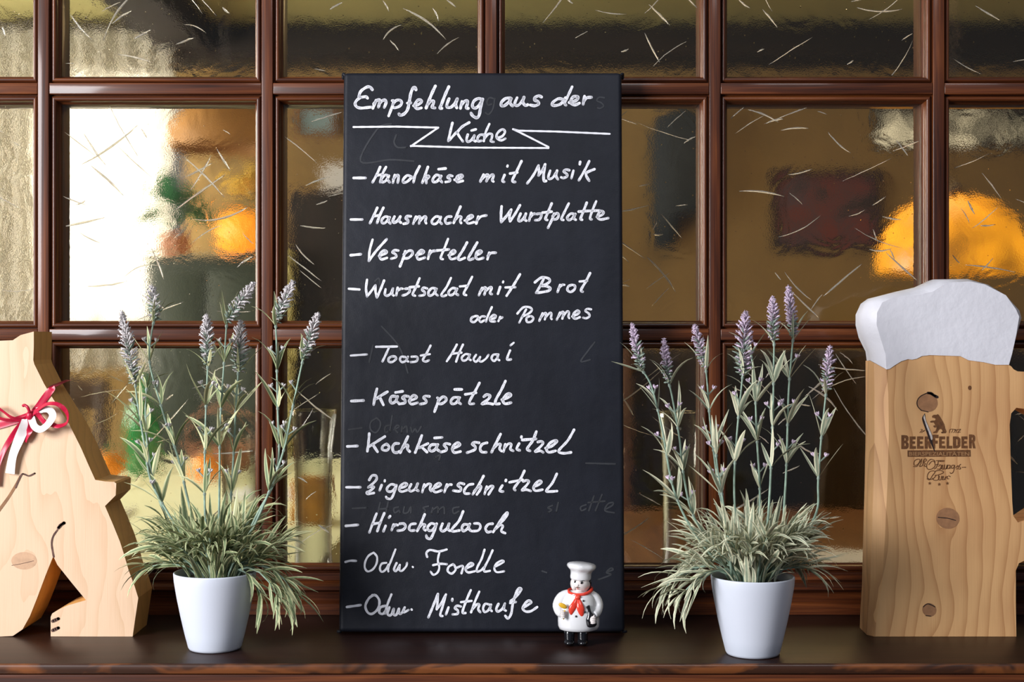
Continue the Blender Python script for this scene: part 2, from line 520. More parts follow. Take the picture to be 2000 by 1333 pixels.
for (x0, x1, z0, z1, ci, cj) in cells:
    mb = bead_frame(x0, x1, z0, z1)
    wbuild(mb, 'glazing_bead', M_frame, autosmooth=42)
    mb = MB((0, 0, 0))
    e = .004
    mb.box((x0 - e, WF + .0219, z0 - e), (x1 + e, WF + .0259, z1 + e), 0, 0)
    for v in mb.v: v -= Vector(WO)
    pane = mb.build('pane', M_glass, win)
    # long straw shaped ridges pressed into the face of the pane
    mb = MB(WO)
    n = 28
    for q in range(n):
        cx = rs.uniform(x0 + .01, x1 - .01); cz = rs.uniform(z0 + .01, z1 - .01)
        L = rs.choice([.016, .026, .038, .052, .07, .095]) * rs.uniform(.7, 1.2)
        base = rs.choice([.45, -.6, -.8, .7, .15, -.9]) + rs.gauss(0, .25)
        bend = rs.gauss(0, .038) * L
        d = Vector((math.cos(base), 0, math.sin(base))); nrm = Vector((-d.z, 0, d.x))
        pts = []; rr = []
        W = rs.choice([.0009, .0011, .0014, .0018]) * rs.uniform(.8, 1.1)
        ok = True
        for k in range(9):
            t = k / 8
            p = Vector((cx, WF + .0208, cz)) + d * ((t - .5) * L) + nrm * (bend * 4 * t * (1 - t)) + nrm * rs.gauss(0, .00018)
            if not (x0 + .001 < p.x < x1 - .001 and z0 + .001 < p.z < z1 - .001): continue
            pts.append(p); rr.append(max(.00008, W * (math.sin(PI * min(max(t, .03), .97)) ** .6) * rs.uniform(.75, 1.2)))
        if len(pts) > 3: mb.tube(pts, rr, 6, sy=.7)
    mb.build('straw_relief', M_straw, pane, kind='stuff')
# bottom rail and skirting of the window: one moulded profile
def profile_x(name, prof, x0, x1, mat, parent=None, origin=(0, 0, 0), **k):
    mb = MB(origin)
    vs = []; gr = []; arc = 0; prev = None
    for (y, z) in prof:
        if prev: arc += math.hypot(y - prev[0], z - prev[1])
        prev = (y, z)
        for x in (x0, x1):
            vs.append((x, y, z)); gr.append((x + 3.3, arc + 3, 1.0))
    n = len(prof)
    fs = [(2 * i, 2 * i + 1, 2 * i + 3, 2 * i + 2) for i in range(n - 1)] + [(2 * n - 2, 2 * n - 1, 1, 0)]
    fs += [tuple(2 * i for i in range(n)), tuple(2 * i + 1 for i in range(n - 1, -1, -1))]
    mb.add(vs, fs, gr, False)
    return mb.build(name, mat, parent, autosmooth=35, **k)
zb = ZB - (HG - HFL)
profile_x('bottom_rail', [(WF + .067, zb), (WF + .001, zb), (WF, zb - .001), (WF, zb - .011), (WF + .002, zb - .0125), (WF - .002, zb - .0145),
                          (WF - .009, zb - .016), (WF - .0125, zb - .019), (WF - .0125, zb - .024), (WF - .009, zb - .027), (WF - .001, zb - .029),
                          (WF + .001, .0215), (WF - .004, .0200), (WF - .0075, .0170), (WF - .008, .0005), (WF + .067, .0005)],
          WX0, WX1, M_frame, win, WO)

# ------------------------------------------------------------------ the shelf in front of the window
shelf = empty('wooden_shelf', (0, 1.85, 0), label='dark lacquered wooden shelf with a worn orange brown front edge, under the menu board', cat='shelf')
SY = 1.853
mb = MB(shelf.location)
mb.box((-1.75, SY + .0035, -.014), (1.69, WF + .05, 0), 0, 2, bev=.0008)
mb.build('shelf_board', M_shelf, shelf)
profile_x('front_edge', [(SY + .0034, -.0002), (SY + .0018, -.0006), (SY + .0004, -.0022), (SY, -.004), (SY, -.0118), (SY + .0008, -.0130), (SY + .0034, -.0136)],
          -1.75, 1.69, M_worn, shelf, shelf.location, label='worn front edge with stain rubbed through to orange wood')
profile_x('apron', [(SY + .004, -.0142), (SY + .0015, -.0146), (SY + .001, -.017), (SY + .001, -.085), (SY + .02, -.085), (SY + .02, -.0142)],
          -1.75, 1.69, M_frame, shelf, shelf.location)
for bxx in (-1.2, -.4, .4, 1.2):
    mb = MB(shelf.location)
    mb.box((bxx - .02, SY + .021, -.8), (bxx + .02, 2.256, -.0142), 2)
    mb.build('support_panel', M_frame, shelf)
# ledge behind the glass
profile_x('window_sill', [(WF + .068, -.0005), (WF + .068, -.02), (2.62, -.02), (2.622, -.018), (2.622, -.003), (2.62, -.0005)], -1.75, 1.69, M_dark, None,
          kind='structure', label='dark ledge behind the glass, level with the shelf', cat='sill')

# ------------------------------------------------------------------ the black menu board leaning against the window
YB0, ZBB, YT = 2.040, .003, 2.150               # bottom edge, top edge of its face
ZT = P(0, 141, YT).z
SL = (YT - YB0) / (ZT - ZBB)
def on_board(px, py, off=.0006):
    dz = (666.5 - py) / F; dx = (px - 1000) / F
    t = (YB0 + SL * (CAMZ - ZBB)) / (1 - SL * dz)
    n = Vector((0, -1, SL)).normalized()
    return Vector((dx * t, t, CAMZ + dz * t)) + n * off
board = empty('menu_board', (0, YB0, 0), label='tall black canvas menu board with white handwriting, leaning on the window', cat='menu board')
BN = Vector((0, 1, -SL)).normalized()
BU = Vector((0, SL, 1)).normalized()
c_bl = on_board(661.5, 1235.5, 0); c_br = on_board(1220.5, 1235.5, 0); c_tl = on_board(671, 141, 0); c_tr = on_board(1214.5, 141, 0)
TH = .022
bm = bmesh.new()
nu, nv = 24, 44
bmesh.ops.create_cube(bm, size=1)
H = (c_tl - c_bl).length
for v in bm.verts: v.co = Vector((v.co.x, v.co.y * TH, v.co.z * H))
bmesh.ops.scale(bm, vec=(.4, 1, 1), verts=bm.verts)
bmesh.ops.bevel(bm, geom=bm.edges[:], offset=.0065, segments=5, profile=.55, affect='EDGES')
vs = []
for v in bm.verts:
    u = v.co.x / .4 + .5; w = v.co.z / H + .5; d = v.co.y + TH / 2
    base = (c_bl.lerp(c_br, u)).lerp(c_tl.lerp(c_tr, u), w)
    vs.append(base + BN * d)
bm.verts.index_update()
fs = [[v.index for v in f.verts] for f in bm.faces]; bm.free()
mb = MB(board.location); mb.add(vs, fs, None, True)
mb.build('canvas', M_canvas, board, autosmooth=40)
# folded canvas corners
def fold(c, sx, sz):
    mb = MB(board.location)
    p = c + BN * TH * .55
    pts = [p + BU * (-.004 * sz) + Vector((.003 * sx * -1, 0, 0)), p + BU * (.0008 * sz) + Vector((.0012 * sx, 0, 0)), p + BU * (.001 * sz) + Vector((.0026 * sx, 0, 0)) + BN * .004, p + BU * (-.006 * sz) + Vector((.0022 * sx, 0, 0)) + BN * .006]
    mb.tube(catmull(pts, 3), [.0012] + [.0024] * 8 + [.001], 8)
    mb.build('corner_fold', M_canvas, board)
fold(c_tl, -1, 1); fold(c_tr, 1, 1); fold(c_bl, -1, -.2); fold(c_br, 1, -.2)

def ribbon_strokes(mb, strokes, width, place, off, smooth=True, jitter=True, rnd=random.Random(3)):
    """strokes: lists of picture points; drawn as flat round ended marks on a surface given by place(px,py,off)"""
    for st in strokes:
        pts2 = [Vector((x, y, 0)) for x, y in st]
        if len(pts2) == 1: pts2.append(pts2[0] + Vector((.4, .4, 0)))
        pp = catmull(pts2, 6) if (smooth and len(pts2) > 2) else pts2
        # resample
        q = [pp[0]]
        for p in pp[1:]:
            while (p - q[-1]).length > 2.2:
                q.append(q[-1] + (p - q[-1]).normalized() * 2.0)
            if (p - q[-1]).length > .7: q.append(p)
        if len(q) < 2: q.append(q[0] + Vector((.5, .2, 0)))
        w0 = width * rnd.uniform(.94, 1.06)
        n = len(q); L = []; R = []
        ws = []
        for i, p in enumerate(q):
            t = (q[min(i + 1, n - 1)] - q[max(i - 1, 0)]).normalized()
            nn = Vector((-t.y, t.x, 0))
            w = w0 / 2 * (1 + .07 * math.sin(i * .7 + w0 * 9))
            ws.append(w)
            L.append(p + nn * w); R.append(p - nn * w)
        vs = [place(a.x, a.y, off) for a in L] + [place(a.x, a.y, off) for a in R]
        fs = [(i, i + 1, n + i + 1, n + i) for i in range(n - 1)]
        mb.add(vs, fs)
        for i in list(range(0, n, 2)) + [n - 1]:
            p = q[i]; K = 10
            vs = [place(p.x + ws[i] * .99 * math.cos(2 * PI * k / K), p.y + ws[i] * .99 * math.sin(2 * PI * k / K), off + .00004 + .00002 * (i % 2)) for k in range(K)]
            mb.add(vs, [tuple(range(K))])
def parse(txt, ox, oy, sc):
    out = []
    for part in txt.replace('\n', ' ').split(';'):
        pts = []
        for tok in part.split():
            a, b = tok.split(',')
            pts.append((ox + float(a) / sc, oy + float(b) / sc))
        if pts: out.append(pts)
    return out
A_ = (660, 130, 3.509); B_ = (660, 450, 3.509); C_ = (660, 770, 3.509); D_ = (640, 980, 3.3333)
TEXT = [
 ('Empfehlung aus der', A_, 5.6, """
236,160 222,143 198,142 160,168 146,198 150,212 190,208 205,220; 158,212 132,230 118,255 130,278 158,286 195,283 232,279;
262,232 240,288; 246,258 270,232 288,232 286,250 278,280; 284,255 305,235 325,232 330,250 318,282;
372,235 382,245 348,340; 376,262 398,235 425,232 438,250 424,272 392,284 372,278;
535,160 530,145 515,150 500,185 490,240 478,295 455,325 430,335 418,325; 476,252 500,250;
518,270 550,262 572,245 568,230 548,232 530,255 528,278 545,290 572,285;
668,135 640,195 605,285; 615,262 635,240 655,238 655,255 645,280 665,285;
760,140 735,195 708,265 700,286 715,288; 762,222 748,258 750,280 775,280 800,255 818,222; 818,222 808,262 815,285;
850,240 840,288; 848,262 870,238 888,238 888,255 880,285 895,288;
990,230 965,220 935,235 922,265 930,285 955,280 985,240; 992,225 978,280 968,335 950,352 925,340 912,320;
1182,218 1150,220 1122,245 1120,268 1140,270 1165,250 1185,225; 1187,220 1180,250 1197,272;
1228,215 1213,250 1218,268 1240,264 1262,238 1275,212; 1275,212 1268,245 1285,268 1302,262;
1395,210 1375,202 1350,215 1348,232 1370,240 1375,258 1350,270 1318,265;
1540,225 1510,222 1475,245 1468,265 1495,268 1530,255 1560,215; 1605,140 1580,195 1555,250 1565,268;
1585,248 1625,237 1645,220 1640,207 1615,208 1598,230 1600,255 1625,264 1655,252; 1690,205 1680,262; 1684,240 1705,216 1738,212"""),
 ('Küche', A_, 4.8, """
785,388 770,450 757,512; 900,385 850,415 815,455; 815,450 835,485 857,515; 812,452 765,505;
915,440 945,432; 890,468 882,500 892,517 915,505 935,475; 935,475 930,502 945,515;
1000,470 975,470 958,490 960,512 985,510; 1038,395 1012,455 1000,515; 1005,495 1030,465 1055,465 1055,490 1048,512 1068,518;
1090,490 1125,480 1145,450 1130,432 1105,445 1088,470 1092,495 1120,507 1148,495"""),
 ('Handkäse mit Musik', A_, 5.0, """
108,765 190,765; 290,690 265,745 238,795; 330,690 305,740 290,795; 265,748 308,740;
345,752 325,745 300,770 302,792 325,787 347,758; 350,750 342,775 355,795; 390,745 377,798; 380,775 400,750 415,748 415,770 410,798;
500,755 475,748 448,775 450,795 475,790 510,758; 560,685 530,745 518,795; 617,690 598,745 578,800; 592,772 615,752 625,758 607,775 606,800;
690,705 738,700; 700,752 675,745 652,770 655,792 680,788 705,757; 708,752 700,775 714,795;
785,752 762,748 752,762 768,772 765,787 738,793; 800,778 835,768 855,755 845,745 822,752 812,775 822,792 856,785;
998,742 976,790; 985,775 1018,745 1030,748 1018,788; 1022,775 1052,745 1067,750 1058,780 1066,790;
1142,745 1128,783 1142,793; 1163,680 1161,688; 1258,650 1225,720 1195,783 1215,793; 1180,735 1230,727;
1375,680 1340,745 1297,803; 1375,685 1378,720 1375,748; 1375,748 1400,715 1420,672; 1420,672 1410,740 1412,785 1428,785;
1455,715 1442,758 1450,772 1475,760 1502,715; 1502,715 1495,750 1508,775; 1585,712 1562,708 1548,722 1568,738 1570,755 1545,765 1528,760;
1614,715 1600,768; 1660,655 1657,672; 1722,650 1690,715 1650,783; 1758,705 1700,735 1722,785"""),
 ('Hausmacher Wurstplatte', A_, 5.0, """
88,1050 168,1050; 270,970 245,1025 220,1075; 312,970 288,1020 268,1075; 245,1028 290,1020;
352,1037 325,1030 302,1050 303,1072 325,1072 350,1042; 355,1035 347,1060 360,1078; 388,1030 377,1058 384,1072 407,1060 428,1030; 428,1030 420,1058 434,1073;
500,1028 475,1028 465,1042 480,1055 478,1072 450,1080; 535,1030 516,1080; 525,1062 550,1032 565,1035 556,1078; 560,1062 590,1032 605,1035 600,1060 606,1078;
702,1034 672,1030 646,1055 648,1078 675,1077 702,1042; 706,1032 698,1062 712,1080; 777,1030 750,1032 735,1055 745,1077 775,1072;
840,962 815,1020 793,1075; 800,1057 825,1030 845,1033 838,1060 846,1076; 868,1057 905,1045 925,1030 912,1020 890,1035 882,1060 895,1077 932,1068;
962,1030 948,1078; 953,1057 980,1030 1018,1022;
1122,960 1118,1020 1120,1068; 1120,1068 1160,1020 1188,982; 1188,982 1176,1030 1180,1062; 1180,1062 1215,1010 1248,952;
1252,1010 1237,1048 1247,1062 1270,1045 1288,1010; 1288,1010 1280,1045 1292,1060; 1325,1005 1310,1058; 1315,1037 1340,1012 1352,1012;
1365,1012 1387,1010 1394,1025 1380,1050 1352,1055; 1465,940 1440,1000 1422,1045 1437,1054; 1402,1003 1465,996;
1482,1010 1467,1050 1440,1107; 1472,1027 1500,1007 1513,1022 1500,1045 1478,1050; 1582,940 1552,1000 1532,1045 1548,1054;
1622,1014 1595,1010 1572,1035 1578,1052 1600,1047 1624,1018; 1627,1012 1617,1040 1632,1053; 1705,935 1680,1000 1663,1045 1675,1052; 1770,925 1745,985 1728,1040 1742,1050; 1650,996 1700,992 1795,988;
1775,1032 1810,1018 1820,1000 1805,992 1785,1010 1780,1035 1800,1050 1855,1040"""),
 ('Vesperteller', B_, 5.0, """
88,172 160,165; 238,65 218,140 213,210; 213,210 265,140 335,62; 283,177 325,160 335,147 318,140 295,155 287,182 300,200 337,190;
415,140 388,138 374,152 395,165 398,185 365,196; 462,145 447,195 425,250; 452,167 485,142 510,145 510,165 485,190 455,194;
538,172 575,160 590,147 572,138 550,155 542,182 555,200 597,188; 632,140 618,197; 624,170 645,146 670,142; 755,60 730,125 705,188 722,200; 678,140 762,132;
758,172 795,160 805,147 790,138 772,155 765,182 780,199 814,190; 885,85 855,140 825,188 835,203 870,190; 955,85 920,145 895,190 905,203 928,195;
945,172 975,160 985,147 970,140 950,155 945,182 960,200 997,190; 1037,155 1025,200; 1028,177 1050,157 1083,155"""),
 ('Wurstsalat mit Brot', B_, 4.8, """
75,402 148,407; 200,340 193,400 200,455; 200,455 235,410 258,378; 258,378 258,420 268,462; 268,462 295,400 317,345;
327,405 322,438 335,450 360,437 378,400; 378,400 372,435 384,450; 410,395 400,447; 405,420 430,402 445,402; 462,402 487,402 492,420 470,440 443,448;
560,330 535,390 513,438 530,450; 492,392 557,385; 612,400 587,395 577,410 595,425 590,444 558,450; 672,402 645,398 622,422 625,447 650,442 674,408; 677,402 667,430 684,448;
775,328 745,390 710,440 722,453 742,446; 812,402 785,398 760,422 765,444 790,440 814,408; 817,402 807,430 824,445; 920,320 890,380 863,433 880,446; 836,386 892,381;
988,395 966,447; 975,422 1002,395 1014,400 1004,442; 1008,422 1042,392 1054,398 1042,430 1058,440; 1112,390 1096,438; 1133,352 1131,360; 1248,303 1205,375 1156,450; 1148,393 1217,391;
1410,335 1385,385 1358,430; 1350,358 1395,325 1440,330 1452,350 1425,372 1385,380 1430,385 1457,400 1437,418 1365,430;
1522,375 1505,425; 1510,402 1535,377 1552,375; 1605,375 1580,385 1573,410 1595,424 1622,405 1624,382 1605,375; 1728,295 1700,350 1666,410 1680,423; 1656,352 1708,348"""),
 ('oder Pommes', B_, 4.4, """
940,590 918,600 912,622 935,630 960,605 958,590 940,590; 1007,592 985,592 968,612 980,630 1007,615; 1055,528 1027,590 1015,627; 1043,612 1075,602 1082,587 1065,583 1045,602 1047,624 1077,626; 1112,595 1100,624; 1106,610 1128,598;
1290,543 1265,590 1243,634; 1230,572 1270,530 1310,528 1330,545 1310,570 1265,592; 1310,590 1292,605 1298,630 1325,627 1340,605 1325,590 1310,592;
1402,570 1380,622; 1388,602 1417,570 1427,575 1418,612; 1422,597 1452,568 1464,575 1460,600 1466,612; 1522,565 1500,614; 1508,597 1537,562 1547,568 1538,607; 1542,592 1570,558 1584,565 1580,592 1586,605;
1605,592 1640,577 1655,562 1640,552 1618,570 1612,597 1630,607 1657,597; 1735,543 1707,540 1697,555 1717,570 1725,590 1702,604 1680,600"""),
 ('Toast Hawai', B_, 4.3, """
88,860 200,852; 262,800 405,798; 350,805 330,850 305,902; 370,865 350,878 348,900 372,904 397,885 394,868 370,865; 462,870 435,868 426,888 440,905 465,896 477,872; 480,868 472,892 484,902;
505,868 537,868 547,882 535,900 500,905; 635,792 605,850 583,888 600,901 625,892; 568,860 632,850; 815,785 785,840 746,900; 857,785 832,840 810,902; 785,847 847,840;
902,854 875,850 850,872 855,893 880,890 902,862; 905,853 897,880 912,892; 947,855 930,885 948,902 975,870; 975,870 968,894 985,901 1015,880 1032,855;
1092,852 1065,855 1053,880 1072,897 1097,870; 1100,852 1092,880 1108,893; 1180,825 1165,862 1160,888 1187,886; 1205,772 1183,790"""),
 ('Käsespätzle', B_, 5.2, """
92,1172 178,1168; 268,1088 255,1140 245,1198; 340,1108 295,1135 263,1157; 285,1142 312,1198; 395,1113 445,1105; 397,1140 370,1140 358,1165 368,1186 392,1177 407,1148; 410,1140 402,1170 420,1188;
484,1140 457,1138 442,1150 460,1165 458,1184 420,1192; 488,1170 525,1158 540,1144 522,1132 500,1148 490,1174 505,1193 547,1183; 627,1140 600,1138 587,1150 602,1165 603,1184 563,1193;
682,1150 690,1165 662,1245; 687,1177 715,1145 738,1148 740,1170 712,1190 685,1190; 800,1092 850,1092; 827,1147 795,1148 775,1170 782,1190 808,1186 832,1155; 835,1148 825,1175 842,1192;
970,1048 935,1115 905,1168 905,1190 932,1190; 873,1126 947,1115; 1000,1142 1020,1128 1042,1135 1030,1160 985,1192 1020,1186 1062,1193; 1148,1035 1120,1095 1085,1158 1080,1190 1107,1190;
1123,1162 1165,1148 1185,1132 1172,1120 1148,1135 1130,1165 1145,1190 1187,1183"""),
 ('Kochkäseschnitzel', C_, 5.2, """
65,360 135,357; 215,272 210,335 202,395; 322,292 270,325 213,362; 238,345 272,397; 335,343 308,358 306,382 335,387 352,365 335,343;
417,340 390,342 375,365 382,397 405,402 422,393; 480,292 455,345 428,402; 435,382 465,352 480,353 477,377 492,395; 575,285 555,340 530,402; 618,340 585,355 558,370; 575,365 612,400;
662,302 715,298; 672,347 640,350 625,375 640,393 665,382 682,352; 685,347 677,375 697,393; 767,345 742,340 727,352 742,368 742,387 705,399;
783,377 820,360 838,347 820,335 795,352 785,382 800,402 840,395; 967,335 937,332 920,345 940,360 938,382 885,403;
1022,335 990,345 975,372 985,397 1017,400; 1115,275 1085,335 1053,400; 1062,377 1095,347 1115,347 1108,375 1122,393; 1147,345 1135,397; 1140,372 1167,343 1188,347 1182,377 1202,391;
1242,340 1225,376 1247,387; 1258,292 1257,301; 1360,258 1335,320 1298,375 1317,391; 1263,316 1357,308; 1370,330 1395,325 1405,340 1380,370 1350,396 1385,390 1407,401;
1423,372 1465,358 1500,327 1485,320 1450,340 1430,377 1445,400 1492,390; 1618,246 1575,320 1513,390 1545,407 1597,401"""),
 ('Zigeunerschnitzel', C_, 4.9, """
58,640 155,640; 215,590 235,560 262,562 265,585 245,610 208,642; 210,637 248,638 220,665 198,674 207,686 247,679; 300,625 286,662; 322,592 321,600;
397,627 365,620 338,645 342,667 370,667 400,635; 402,625 385,680 365,717 340,717 330,705; 423,647 460,635 475,620 455,612 430,630 420,657 440,670 480,657;
502,620 488,650 500,667 530,652 547,615; 547,615 535,650 552,665; 592,620 578,674; 585,647 617,618 637,622 630,650 642,668;
648,650 690,635 705,622 690,612 665,630 655,660 672,674 712,661; 747,620 730,674; 738,647 760,624 780,622; 864,618 837,612 822,628 842,645 835,667 790,663;
927,618 895,625 868,657 870,682 902,683; 998,563 965,625 923,690; 935,667 967,634 982,637 972,662 952,690; 1020,635 1005,687; 1012,662 1045,633 1064,637 1048,664 1032,690;
1127,628 1108,663 1132,669; 1152,590 1150,597; 1278,528 1245,595 1208,645 1217,661; 1176,606 1267,588; 1270,600 1295,592 1308,602 1290,630 1260,661 1290,656 1322,666;
1343,637 1380,620 1395,604 1380,595 1355,615 1340,642 1355,664 1402,656; 1500,548 1470,610 1428,665 1460,669 1502,666"""),
 ('Hirschgulasch', C_, 5.0, """
55,905 138,898; 265,820 240,885 216,950; 318,818 290,885 270,942; 240,892 295,882; 327,905 312,942; 358,838 349,850; 382,895 368,937; 375,915 395,898 412,900;
425,890 452,890 464,910 445,932 410,938; 532,890 500,895 488,922 500,937 527,935; 595,826 570,885 543,942; 552,922 577,895 597,898 588,922 602,937;
670,897 640,888 615,915 625,937 650,932 674,900; 677,890 657,950 635,992 612,987 605,968; 717,890 705,925 718,942 745,925 762,890; 762,890 755,925 770,940;
858,806 830,870 783,925 790,942 832,936; 892,897 865,895 850,917 860,940 885,927 902,900; 904,892 897,920 912,940; 935,888 967,890 977,912 960,937 918,941;
1060,890 1030,895 1012,922 1025,947 1052,943; 1064,948 1100,890 1135,838 1160,812 1158,835 1125,875 1088,908; 1078,928 1110,900 1130,907 1120,940 1147,955"""),
 ('Odw. Forelle', C_, 4.2, """
52,1152 85,1144 125,1145; 245,1088 210,1110 188,1150 185,1192 205,1217 240,1202 265,1162 268,1117 245,1088; 332,1158 300,1165 288,1197 300,1220 325,1207 347,1170; 395,1066 370,1130 345,1195 347,1220;
402,1160 385,1200 400,1214 425,1172; 425,1172 422,1207 440,1212 468,1182 474,1158; 512,1185 515,1188; 612,1117 607,1090 632,1070 690,1080 747,1066;
697,1083 685,1140 695,1190 682,1225 655,1240 635,1218; 653,1174 700,1165 747,1168; 790,1168 760,1185 753,1215 780,1232 807,1205 800,1178 790,1168; 820,1190 845,1180 858,1187 847,1230;
878,1197 915,1180 928,1167 910,1160 885,1180 876,1207 895,1224 937,1216; 1005,1068 985,1130 955,1190 953,1217 980,1210 1005,1185; 1060,1073 1035,1130 1005,1190 1005,1217 1042,1213;
1073,1187 1115,1165 1137,1150 1120,1143 1085,1165 1072,1197 1090,1222 1140,1216"""),
 ('Odw. Misthaufe', D_, 4.7, """
125,688 215,675; 305,608 270,630 246,680 260,722 290,732 327,700 337,650 317,615 290,610; 377,680 345,690 336,722 360,732 387,700; 415,606 390,670 373,732;
402,690 390,732 412,740 430,700; 430,700 428,734 447,738 464,700; 464,700 467,730 482,727 502,690; 502,690 495,722 527,707; 546,703 548,706;
718,603 685,685 655,757; 718,608 715,660 710,703; 710,703 735,670 770,606; 770,606 750,680 733,738 750,747; 787,690 770,737; 812,635 811,647; 867,685 842,680 828,695 847,710 845,732 813,736;
932,578 905,640 878,720 897,727; 868,656 937,648; 987,588 960,650 933,724; 942,704 972,670 987,674 980,702 994,722; 1052,672 1025,668 1012,697 1022,720 1045,710 1062,680; 1064,672 1057,700 1070,716;
1112,668 1098,700 1110,717 1140,697 1154,665; 1154,665 1147,700 1162,713; 1190,650 1217,630 1247,595 1260,572 1245,566 1225,600 1205,670 1195,730 1175,762 1156,745; 1188,662 1225,655;
1273,692 1310,670 1325,657 1310,645 1285,665 1270,697 1290,717 1325,714 1364,688"""),
]
def split_words(strokes, k):
    # the k-1 widest horizontal gaps separate the dash and the words of a line
    st = sorted(strokes, key=lambda q: min(p[0] for p in q))
    gaps = []; mx = max(p[0] for p in st[0])
    for i in range(1, len(st)):
        gaps.append((min(p[0] for p in st[i]) - mx, i)); mx = max(mx, max(p[0] for p in st[i]))
    cut = sorted(i for g, i in sorted(gaps)[::-1][:k - 1])
    return [st[a:b] for a, b in zip([0] + cut, cut + [len(st)])]
for (words, fr, w, txt) in TEXT:
    ws = words.split()
    if not words.startswith(('Empf', 'Küche', 'oder')): ws = ['-'] + ws
    for wd, st in zip(ws, split_words(parse(txt, *fr), len(ws))):
        mb = MB(board.location)
        ribbon_strokes(mb, st, w, on_board, .0007)
        if wd == '-': mb.build('handwritten_dash', M_chalk, board)
        else: mb.build('handwriting', M_chalk, board, label='white handwriting reading ' + wd)
mb = MB(board.location)
ribbon_strokes(mb, parse("107,416 400,413 688,420; 688,420 500,548; 500,545 900,557 1443,560; 1443,553 1325,492 1200,430; 1200,431 1240,441 1500,447 1863,463", *A_), 3.6, on_board, .0007, smooth=False)
mb.build('banner_line', M_chalk, board, label='white drawn banner line under the heading')
GH = [(A_, "1070,222 1040,215 1022,240 1030,265 1060,255; 1075,220 1062,290 1035,328 1012,318; 1825,215 1790,212 1775,235 1805,250 1820,272 1795,288 1772,280; 365,395 270,430 155,650 360,640 520,650; 400,470 385,520 410,555 470,555"),
      (B_, "1760,768 1712,830 1665,900 1730,888; 300,660 420,800 480,980; 240,790 215,905; 255,350 280,330 290,370"),
      (C_, "75,245 165,232; 265,165 225,195 225,245 260,265 288,230 290,190 265,165; 350,215 325,225 325,262 350,255; 372,150 355,262; 385,245 420,225 405,215 390,240 410,265; 440,225 435,268; 445,240 470,222 475,262; 500,230 510,262 530,240 545,262 570,225; 100,785 200,780; 290,745 270,830; 345,740 325,830; 285,790 340,785; 415,775 385,785 390,815 420,800 425,820; 455,775 450,815 480,812 500,775 500,815; 620,770 585,780 600,800 580,820; 650,780 640,820; 650,795 685,775 685,820; 690,795 725,775 730,820; 830,775 790,785 795,820 835,800; 1470,765 1440,780 1465,795 1440,812; 1510,745 1495,810; 1700,760 1665,775 1670,800 1705,785; 1755,700 1720,800; 1810,690 1765,800; 1715,745 1830,735; 1835,790 1880,765 1885,745 1850,755 1830,800 1895,815; 1700,475 1900,480; 680,430 660,440 700,420 690,460; 1430,1225 1400,1215; 1850,1220 1885,1205 1870,1195 1840,1225 1870,1240 1780,1275")]
mb = MB(board.location)
for fr, txt in GH: ribbon_strokes(mb, parse(txt, *fr), 3.2, on_board, .0004)
mb.build('wiped_writing', M_ghost, board, label='faint grey remains of wiped off writing', kind='stuff')

# ------------------------------------------------------------------ solids cut from planks
def resample(loop, n):
    loop = [Vector((a, b, 0)) for a, b in loop]
    ln = [0]
    for i in range(len(loop)): ln.append(ln[-1] + (loop[(i + 1) % len(loop)] - loop[i]).length)
    T = ln[-1]; out = []
    j = 0
    for k in range(n):
        s = T * k / n
        while ln[j + 1] < s: j += 1
        u = (s - ln[j]) / max(1e-9, ln[j + 1] - ln[j])
        p = loop[j].lerp(loop[(j + 1) % len(loop)], u)
        out.append((p.x, p.y))
    return out
def plank(mb, rings, holes=None, capfront=True):
    """rings: list of closed loops of world points with equal counts, front to back; holes: list of ring lists"""
    groups = [rings] + (holes or [])
    for g in groups:
        n = len(g[0]); vs = [p for r in g for p in r]
        fs = []
        for i in range(len(g) - 1):
            for k in range(n):
                k2 = (k + 1) % n
                fs.append((i * n + k, i * n + k2, (i + 1) * n + k2, (i + 1) * n + k))
        mb.add(vs, fs, None, False)
    for idx in (0, -1):
        loops = [[Vector((p.x, p.z, 0)) for p in g[idx]] for g in groups]
        flat = [p for g in groups for p in g[idx]]
        tris = tessellate_polygon(loops)
        mb.add(flat, [tuple(t) for t in tris], None, False)

# wooden beer mug at the right
DM = 2.023
mug = empty('wooden_beer_mug', (P(1845, 0, DM).x, DM, 0), label='thick pine plank cut as a beer mug with white painted foam and burnt lettering', cat='decoration')
foam_low = [(1737, 721), (1747, 714), (1760, 706), (1773, 702), (1781, 703), (1790, 701), (1800, 696), (1816, 694), (1845, 695), (1875, 696), (1891, 704), (1921, 708), (1943.5, 713), (1970, 713)]
bodyF = [(1731, 722)] + foam_low + [(1975, 716), (1980, 722), (1988, 726), (2010, 727), (2050, 735), (2088, 768), (2105, 850), (2105, 950), (2092, 1040), (2052, 1088), (2000, 1096), (1990, 1101), (1984, 1115), (1984, 1180), (1985, 1245.5), (1846, 1245.5), (1707, 1245.5), (1714, 1200), (1722, 1150), (1728, 1060), (1733, 950), (1736, 850), (1735, 770)]
bodyB = [(1699, 705)] + [(x, y) for x, y in foam_low] + [(1975, 716), (1980, 722), (1988, 726), (2010, 727), (2050, 735), (2088, 768), (2105, 850), (2105, 950), (2092, 1040), (2052, 1088), (2000, 1096), (1990, 1101), (1984, 1115), (1984, 1180), (1985, 1245.5), (1846, 1245.5), (1688, 1245.5), (1689, 1200), (1692, 1150), (1694, 1060), (1697, 950), (1699, 850), (1699, 770)]
def ring(l, d, ref=None):
    """points of the plank silhouette as cut: measured at the front plane, then carried back straight"""
    out = []
    for (x, y) in l:
        p = P(x, y, ref or d); out.append(Vector((p.x, d, max(p.z, .0003))))
    return out
def lerp2(a, b, t): return [(p[0] + (q[0] - p[0]) * t, p[1] + (q[1] - p[1]) * t) for p, q in zip(a, b)]
